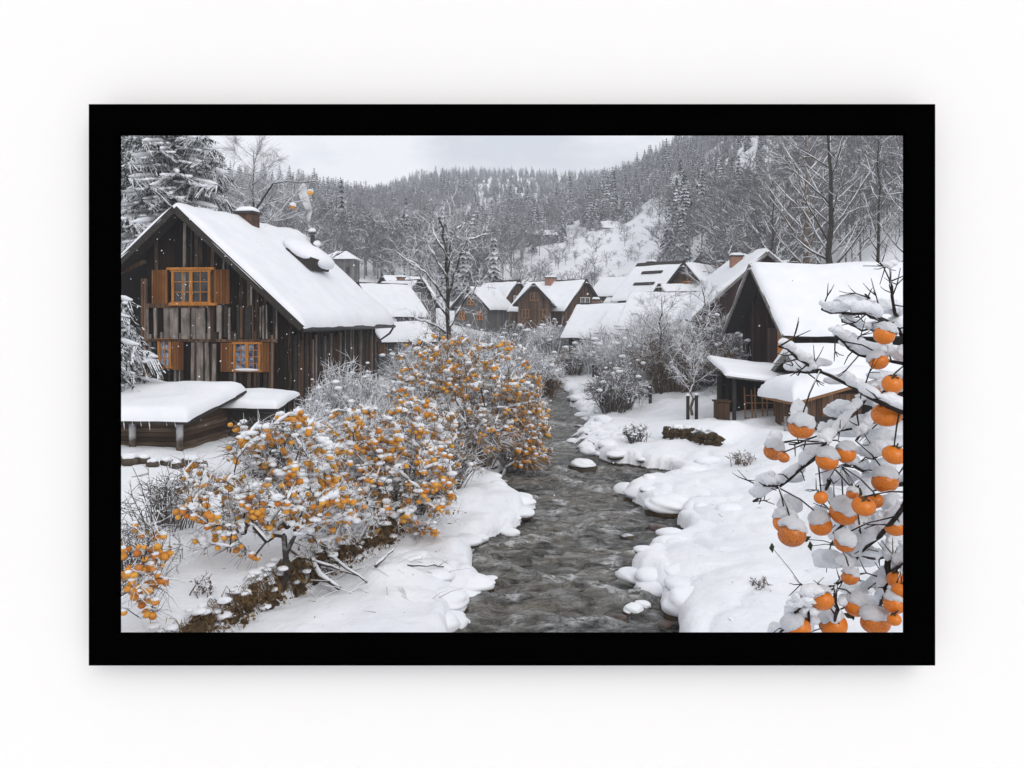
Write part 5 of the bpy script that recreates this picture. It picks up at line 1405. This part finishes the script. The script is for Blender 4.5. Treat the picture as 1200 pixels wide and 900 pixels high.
# debris under snow, right bank
mb = MB(); sn = MB(); c0 = np.array(at(712, 520, 31.5)); c0[2] = .15
for i in range(46):
    a = rng.uniform(2.2, 4.2); p0 = np.array([rng.uniform(-.8, 1.6), rng.uniform(-2.2, 3.4), rng.uniform(.05, .3)]); L = rng.uniform(.45, 1.05); v = np.array([math.cos(a), math.sin(a) * .8, rng.uniform(-.3, -.05)]) * L
    P = [p0, p0 + v * .35 + np.array([0, rng.gauss(0, .1), .16]), p0 + v * .7 + np.array([0, rng.gauss(0, .15), .12]), p0 + v]; mb.tube(P, [.04, .034, .025, .012], 5)
    sn.tube(np.array(P) + (0, 0, .05), [.03, .085, .06, .02], 6)
    if i % 2: sn.blob(p0 + v * rng.uniform(0, .4) + np.array([0, 0, .03]), (rng.uniform(.2, .5), rng.uniform(.2, .45), rng.uniform(.12, .26)), i, 3, .25)
o = empty('brush_pile', c0); tag(o, 'pile of snow covered branches at the water edge on the right bank', 'brush pile'); mb.build('branches', M['darkwood'], o, smooth=True); sn.build('snow', M['snow_clump'], o, smooth=True)
# logs on left shelf
for (a, b_, rr, lab) in [((342, 691, 14.5), (398, 711, 13.7), .062, 'thick snow topped log lying on the left bank below the stone bank'), ((356, 698, 14.2), (420, 694, 14.3), .03, 'crooked pole crossing the snow topped log'), ((372, 684, 14.7), (430, 706, 13.9), .035, 'slim branch lying flat in the left bank snow'), ((440, 690, 14.4), (462, 675, 14.9), .03, 'short dark stick poking from the left bank snow'), ((478, 690, 14.7), (520, 680, 15.1), .02, 'thin crooked stick near the left river edge')]:
    A = np.array(at(*a)); B = np.array(at(*b_)); A[2] = gz(A[0], A[1]) + rr * .9; B[2] = gz(B[0], B[1]) + rr * .9
    if 'poking' in lab: B[2] += .22
    root = empty('log', A); tag(root, lab, 'log', 'logs on the left bank'); D = B - A; L = np.linalg.norm(D)
    P = np.array([D * t + np.array([rng.gauss(0, .025), rng.gauss(0, .025), rng.gauss(0, .012)]) * L * (0 < t < 1) for t in np.linspace(0, 1, 7)])
    mb = MB(); rd = np.linspace(rr, rr * .55, 7) * np.array([rng.uniform(.8, 1.2) for _ in P]); mb.tube(P, rd, 9)
    for _ in range(5):
        q = P[rng.randrange(1, 6)]; v = np.array([rng.gauss(0, 1), rng.gauss(0, 1), abs(rng.gauss(0, .5))]) * L * .16; mb.tube([q, q + v * .5, q + v], [rr * .35, rr * .25, rr * .12], 5)
    mb.build('wood', M['logwood'], root, smooth=True)
    mb = MB(); mb.tube(P[1:6] + np.array([0, 0, 1]) * rd[1:6, None] * .8, rd[1:6] * np.array([.3, .8, .55, .85, .3]), 8); mb.build('snow', M['snow_clump'], root, smooth=True)
mb = MB()
for _ in range(46):
    px = rng.uniform(350, 540); py = rng.uniform(665, 712); d = 4.65 * F / (py - HY); x = (px - 600) / F * d; z = gz(x, d)
    a = rng.uniform(0, 3.1); L = rng.uniform(.2, .6); v = np.array([math.cos(a), math.sin(a) * .6, rng.uniform(0, .35)]) * L; mb.tube([np.array((x, d, z)), np.array((x, d, z + .03)) + v * .5, np.array((x, d, z)) + v], [.009, .008, .004], 4)
tag(mb.build('driftwood_twigs', M['logwood']), 'scattered thin twigs lying on the left bank snow', 'twigs', kind='stuff')

mb = MB()
for _ in range(420):
    y = rng.uniform(10.5, 26); x = rng.choice((rng.uniform(-7, -.8), rng.uniform(3.2, 8), rng.gauss(-3.4, .9))); z = gz(x, y)
    if z < .25: continue
    leafbits(mb, rng, [np.array((x, y, z + .012))], 1, .022) if rng.random() < .6 else mb.tube([(x, y, z + .005), (x + rng.gauss(0, .08), y + rng.gauss(0, .08), z + rng.uniform(.01, .05))], [.005, .002], 3)
tag(mb.build('fallen_litter', M['browntwigs']), 'dark bits of leaf and twig scattered on the bank snow', 'litter', kind='stuff')
# stone heap by the shed
for i in range(7):
    x, y = -9.75 + i * .28 + rng.gauss(0, .05), 21.6 + rng.gauss(0, .18); r = rng.uniform(.15, .24); st = empty('stone', (x, y, gz(x, y) + r * .3)); tag(st, 'dark stone dusted with snow in the row under the log shed', 'stone', 'stones under the log shed')
    mb = MB(); mb.blob((0, 0, 0), (r, r, r * .85), i, 3, .45, freq=2); mb.build('rock', M['rock'], st, smooth=True); mb = MB(); mb.blob((0, 0, r * .55), (r * .85, r * .8, r * .4), i + 4, 3, .3); mb.build('snow_cap', M['snow_clump'], st, smooth=True)

# falling snow
mb = MB()
for _ in range(330):
    d = rng.uniform(9, 30); px = rng.uniform(140, 1060); py = rng.uniform(170, 600)
    if rng.random() < .45: px = rng.uniform(150, 420); py = rng.uniform(250, 470)
    x, y, z = at(px, py, d)
    if z > gz(x, y): s = rng.uniform(.4, .8) / F * 15; mb.blob((x, y, z), s, 1, 1, .1)
tag(mb.build('falling_snow', M['snow_clump']), 'small snowflakes drifting in the air', 'snowflakes', kind='stuff')

# smoke from the stove pipe
mb = MB(); c0 = np.array(at(360, 262, 41.5)); v, t = ICO[4]
h = (v[:, 2] + 1) / 2; w = v * np.array([.22, .22, 1]); k_ = (.45 + 1.0 * h)[:, None]
W = np.stack([w[:, 0] * k_[:, 0] + .12 * np.sin(h * 6) - .1 * h, w[:, 1] * k_[:, 0], h * 2.0], -1); mb.add(W, tris=t)
mk = bpy.data.materials.new('chimney smoke'); mk.use_nodes = True; nt = mk.node_tree; nt.nodes.clear()
ou = nt.nodes.new('ShaderNodeOutputMaterial'); pv = nt.nodes.new('ShaderNodeVolumePrincipled'); nt.links.new(pv.outputs[0], ou.inputs['Volume'])
pv.inputs['Color'].default_value = (.995, .995, .998, 1); tcs = nt.nodes.new('ShaderNodeTexCoord'); nzs = nt.nodes.new('ShaderNodeTexNoise'); nzs.inputs['Scale'].default_value = 2.4; nzs.inputs['Detail'].default_value = 3
mrs = nt.nodes.new('ShaderNodeMapRange'); mrs.inputs[1].default_value = .40; mrs.inputs[2].default_value = .62; mrs.inputs[3].default_value = 0; mrs.inputs[4].default_value = 8
nt.links.new(tcs.outputs['Object'], nzs.inputs['Vector']); nt.links.new(nzs.outputs['Fac'], mrs.inputs[0]); nt.links.new(mrs.outputs[0], pv.inputs['Density'])
o = mb.build('smoke', mk, smooth=True, loc=c0); tag(o, 'thin white smoke rising from the stove pipe of the left cottage', 'smoke', kind='stuff')

# haze in the valley
HAZE = .00075
mb = MB(); mb.box((0, 640, 150), (2700, 1800, 330))
mk = bpy.data.materials.new('winter haze'); mk.use_nodes = True; nt = mk.node_tree; nt.nodes.clear()
ou = nt.nodes.new('ShaderNodeOutputMaterial'); pv = nt.nodes.new('ShaderNodeVolumePrincipled'); nt.links.new(pv.outputs[0], ou.inputs['Volume'])
pv.inputs['Color'].default_value = (.87, .905, .965, 1); pv.inputs['Density'].default_value = HAZE; pv.inputs['Anisotropy'].default_value = .0
tag(mb.build('haze', mk), 'thin winter haze filling the valley', 'haze', kind='stuff')

# ------------------------------------------------------------------ light, sky, camera
SUN_EL, SUN_AZ = R(38), R(155)           # behind the viewer, a little to the right
w = bpy.data.worlds.new('World'); sc.world = w; w.use_nodes = True; nt = w.node_tree
bg = nt.nodes['Background']; sky = nt.nodes.new('ShaderNodeTexSky'); sky.sky_type = 'NISHITA'; sky.sun_disc = False
sky.sun_elevation = SUN_EL; sky.sun_rotation = SUN_AZ; sky.air_density = 1; sky.dust_density = 3; sky.ozone_density = 1
hs = nt.nodes.new('ShaderNodeHueSaturation'); hs.inputs['Saturation'].default_value = .12
nt.links.new(sky.outputs[0], hs.inputs['Color'])
# cloud deck: evens the brightness out and leaves soft lighter and darker patches
tc = nt.nodes.new('ShaderNodeTexCoord'); mp = nt.nodes.new('ShaderNodeMapping'); mp.inputs['Scale'].default_value = (1, 1, 2.6); nt.links.new(tc.outputs['Generated'], mp.inputs[0])
nz = nt.nodes.new('ShaderNodeTexNoise'); nz.inputs['Scale'].default_value = 5.5; nz.inputs['Detail'].default_value = 5; nz.inputs['Roughness'].default_value = .5; nt.links.new(mp.outputs[0], nz.inputs['Vector'])
rp = nt.nodes.new('ShaderNodeValToRGB'); rp.color_ramp.elements[0].position = .41; rp.color_ramp.elements[0].color = (5.3, 5.55, 6.0, 1); rp.color_ramp.elements[1].position = .60; rp.color_ramp.elements[1].color = (11.6, 11.4, 11.2, 1)
nt.links.new(nz.outputs['Fac'], rp.inputs[0])
mx = nt.nodes.new('ShaderNodeMix'); mx.data_type = 'RGBA'; mx.inputs[0].default_value = .8
nt.links.new(hs.outputs[0], mx.inputs[6]); nt.links.new(rp.outputs[0], mx.inputs[7]); nt.links.new(mx.outputs[2], bg.inputs[0]); bg.inputs[1].default_value = .1

L = bpy.data.lights.new('sun', 'SUN'); L.energy = 1.0; L.angle = R(40); L.color = (1, .97, .93)
lo = bpy.data.objects.new('sun', L); COL.objects.link(lo)
dirv = Vector((-math.sin(SUN_AZ) * math.cos(SUN_EL), -math.cos(SUN_AZ) * math.cos(SUN_EL), -math.sin(SUN_EL)))
lo.rotation_euler = dirv.to_track_quat('-Z', 'Y').to_euler()

cam = bpy.data.cameras.new('camera'); co = bpy.data.objects.new('camera', cam); COL.objects.link(co)
co.location = (0, 0, CAMZ); co.rotation_euler = (R(90), 0, 0)
cam.sensor_width = 36; cam.lens = 36 * F / 1200; cam.shift_y = -(450 - HY) / 1200; cam.clip_start = .05; cam.clip_end = 5000
sc.camera = co
sc.view_settings.view_transform = 'Standard'; sc.view_settings.look = 'None'; sc.view_settings.exposure = 0.24; sc.view_settings.gamma = 1
sc.cycles.use_denoising = True; sc.cycles.volume_max_steps = 64; sc.cycles.volume_step_rate = 4
sc.cycles.max_bounces = 6; sc.cycles.diffuse_bounces = 3; sc.cycles.volume_bounces = 3; sc.cycles.use_adaptive_sampling = True
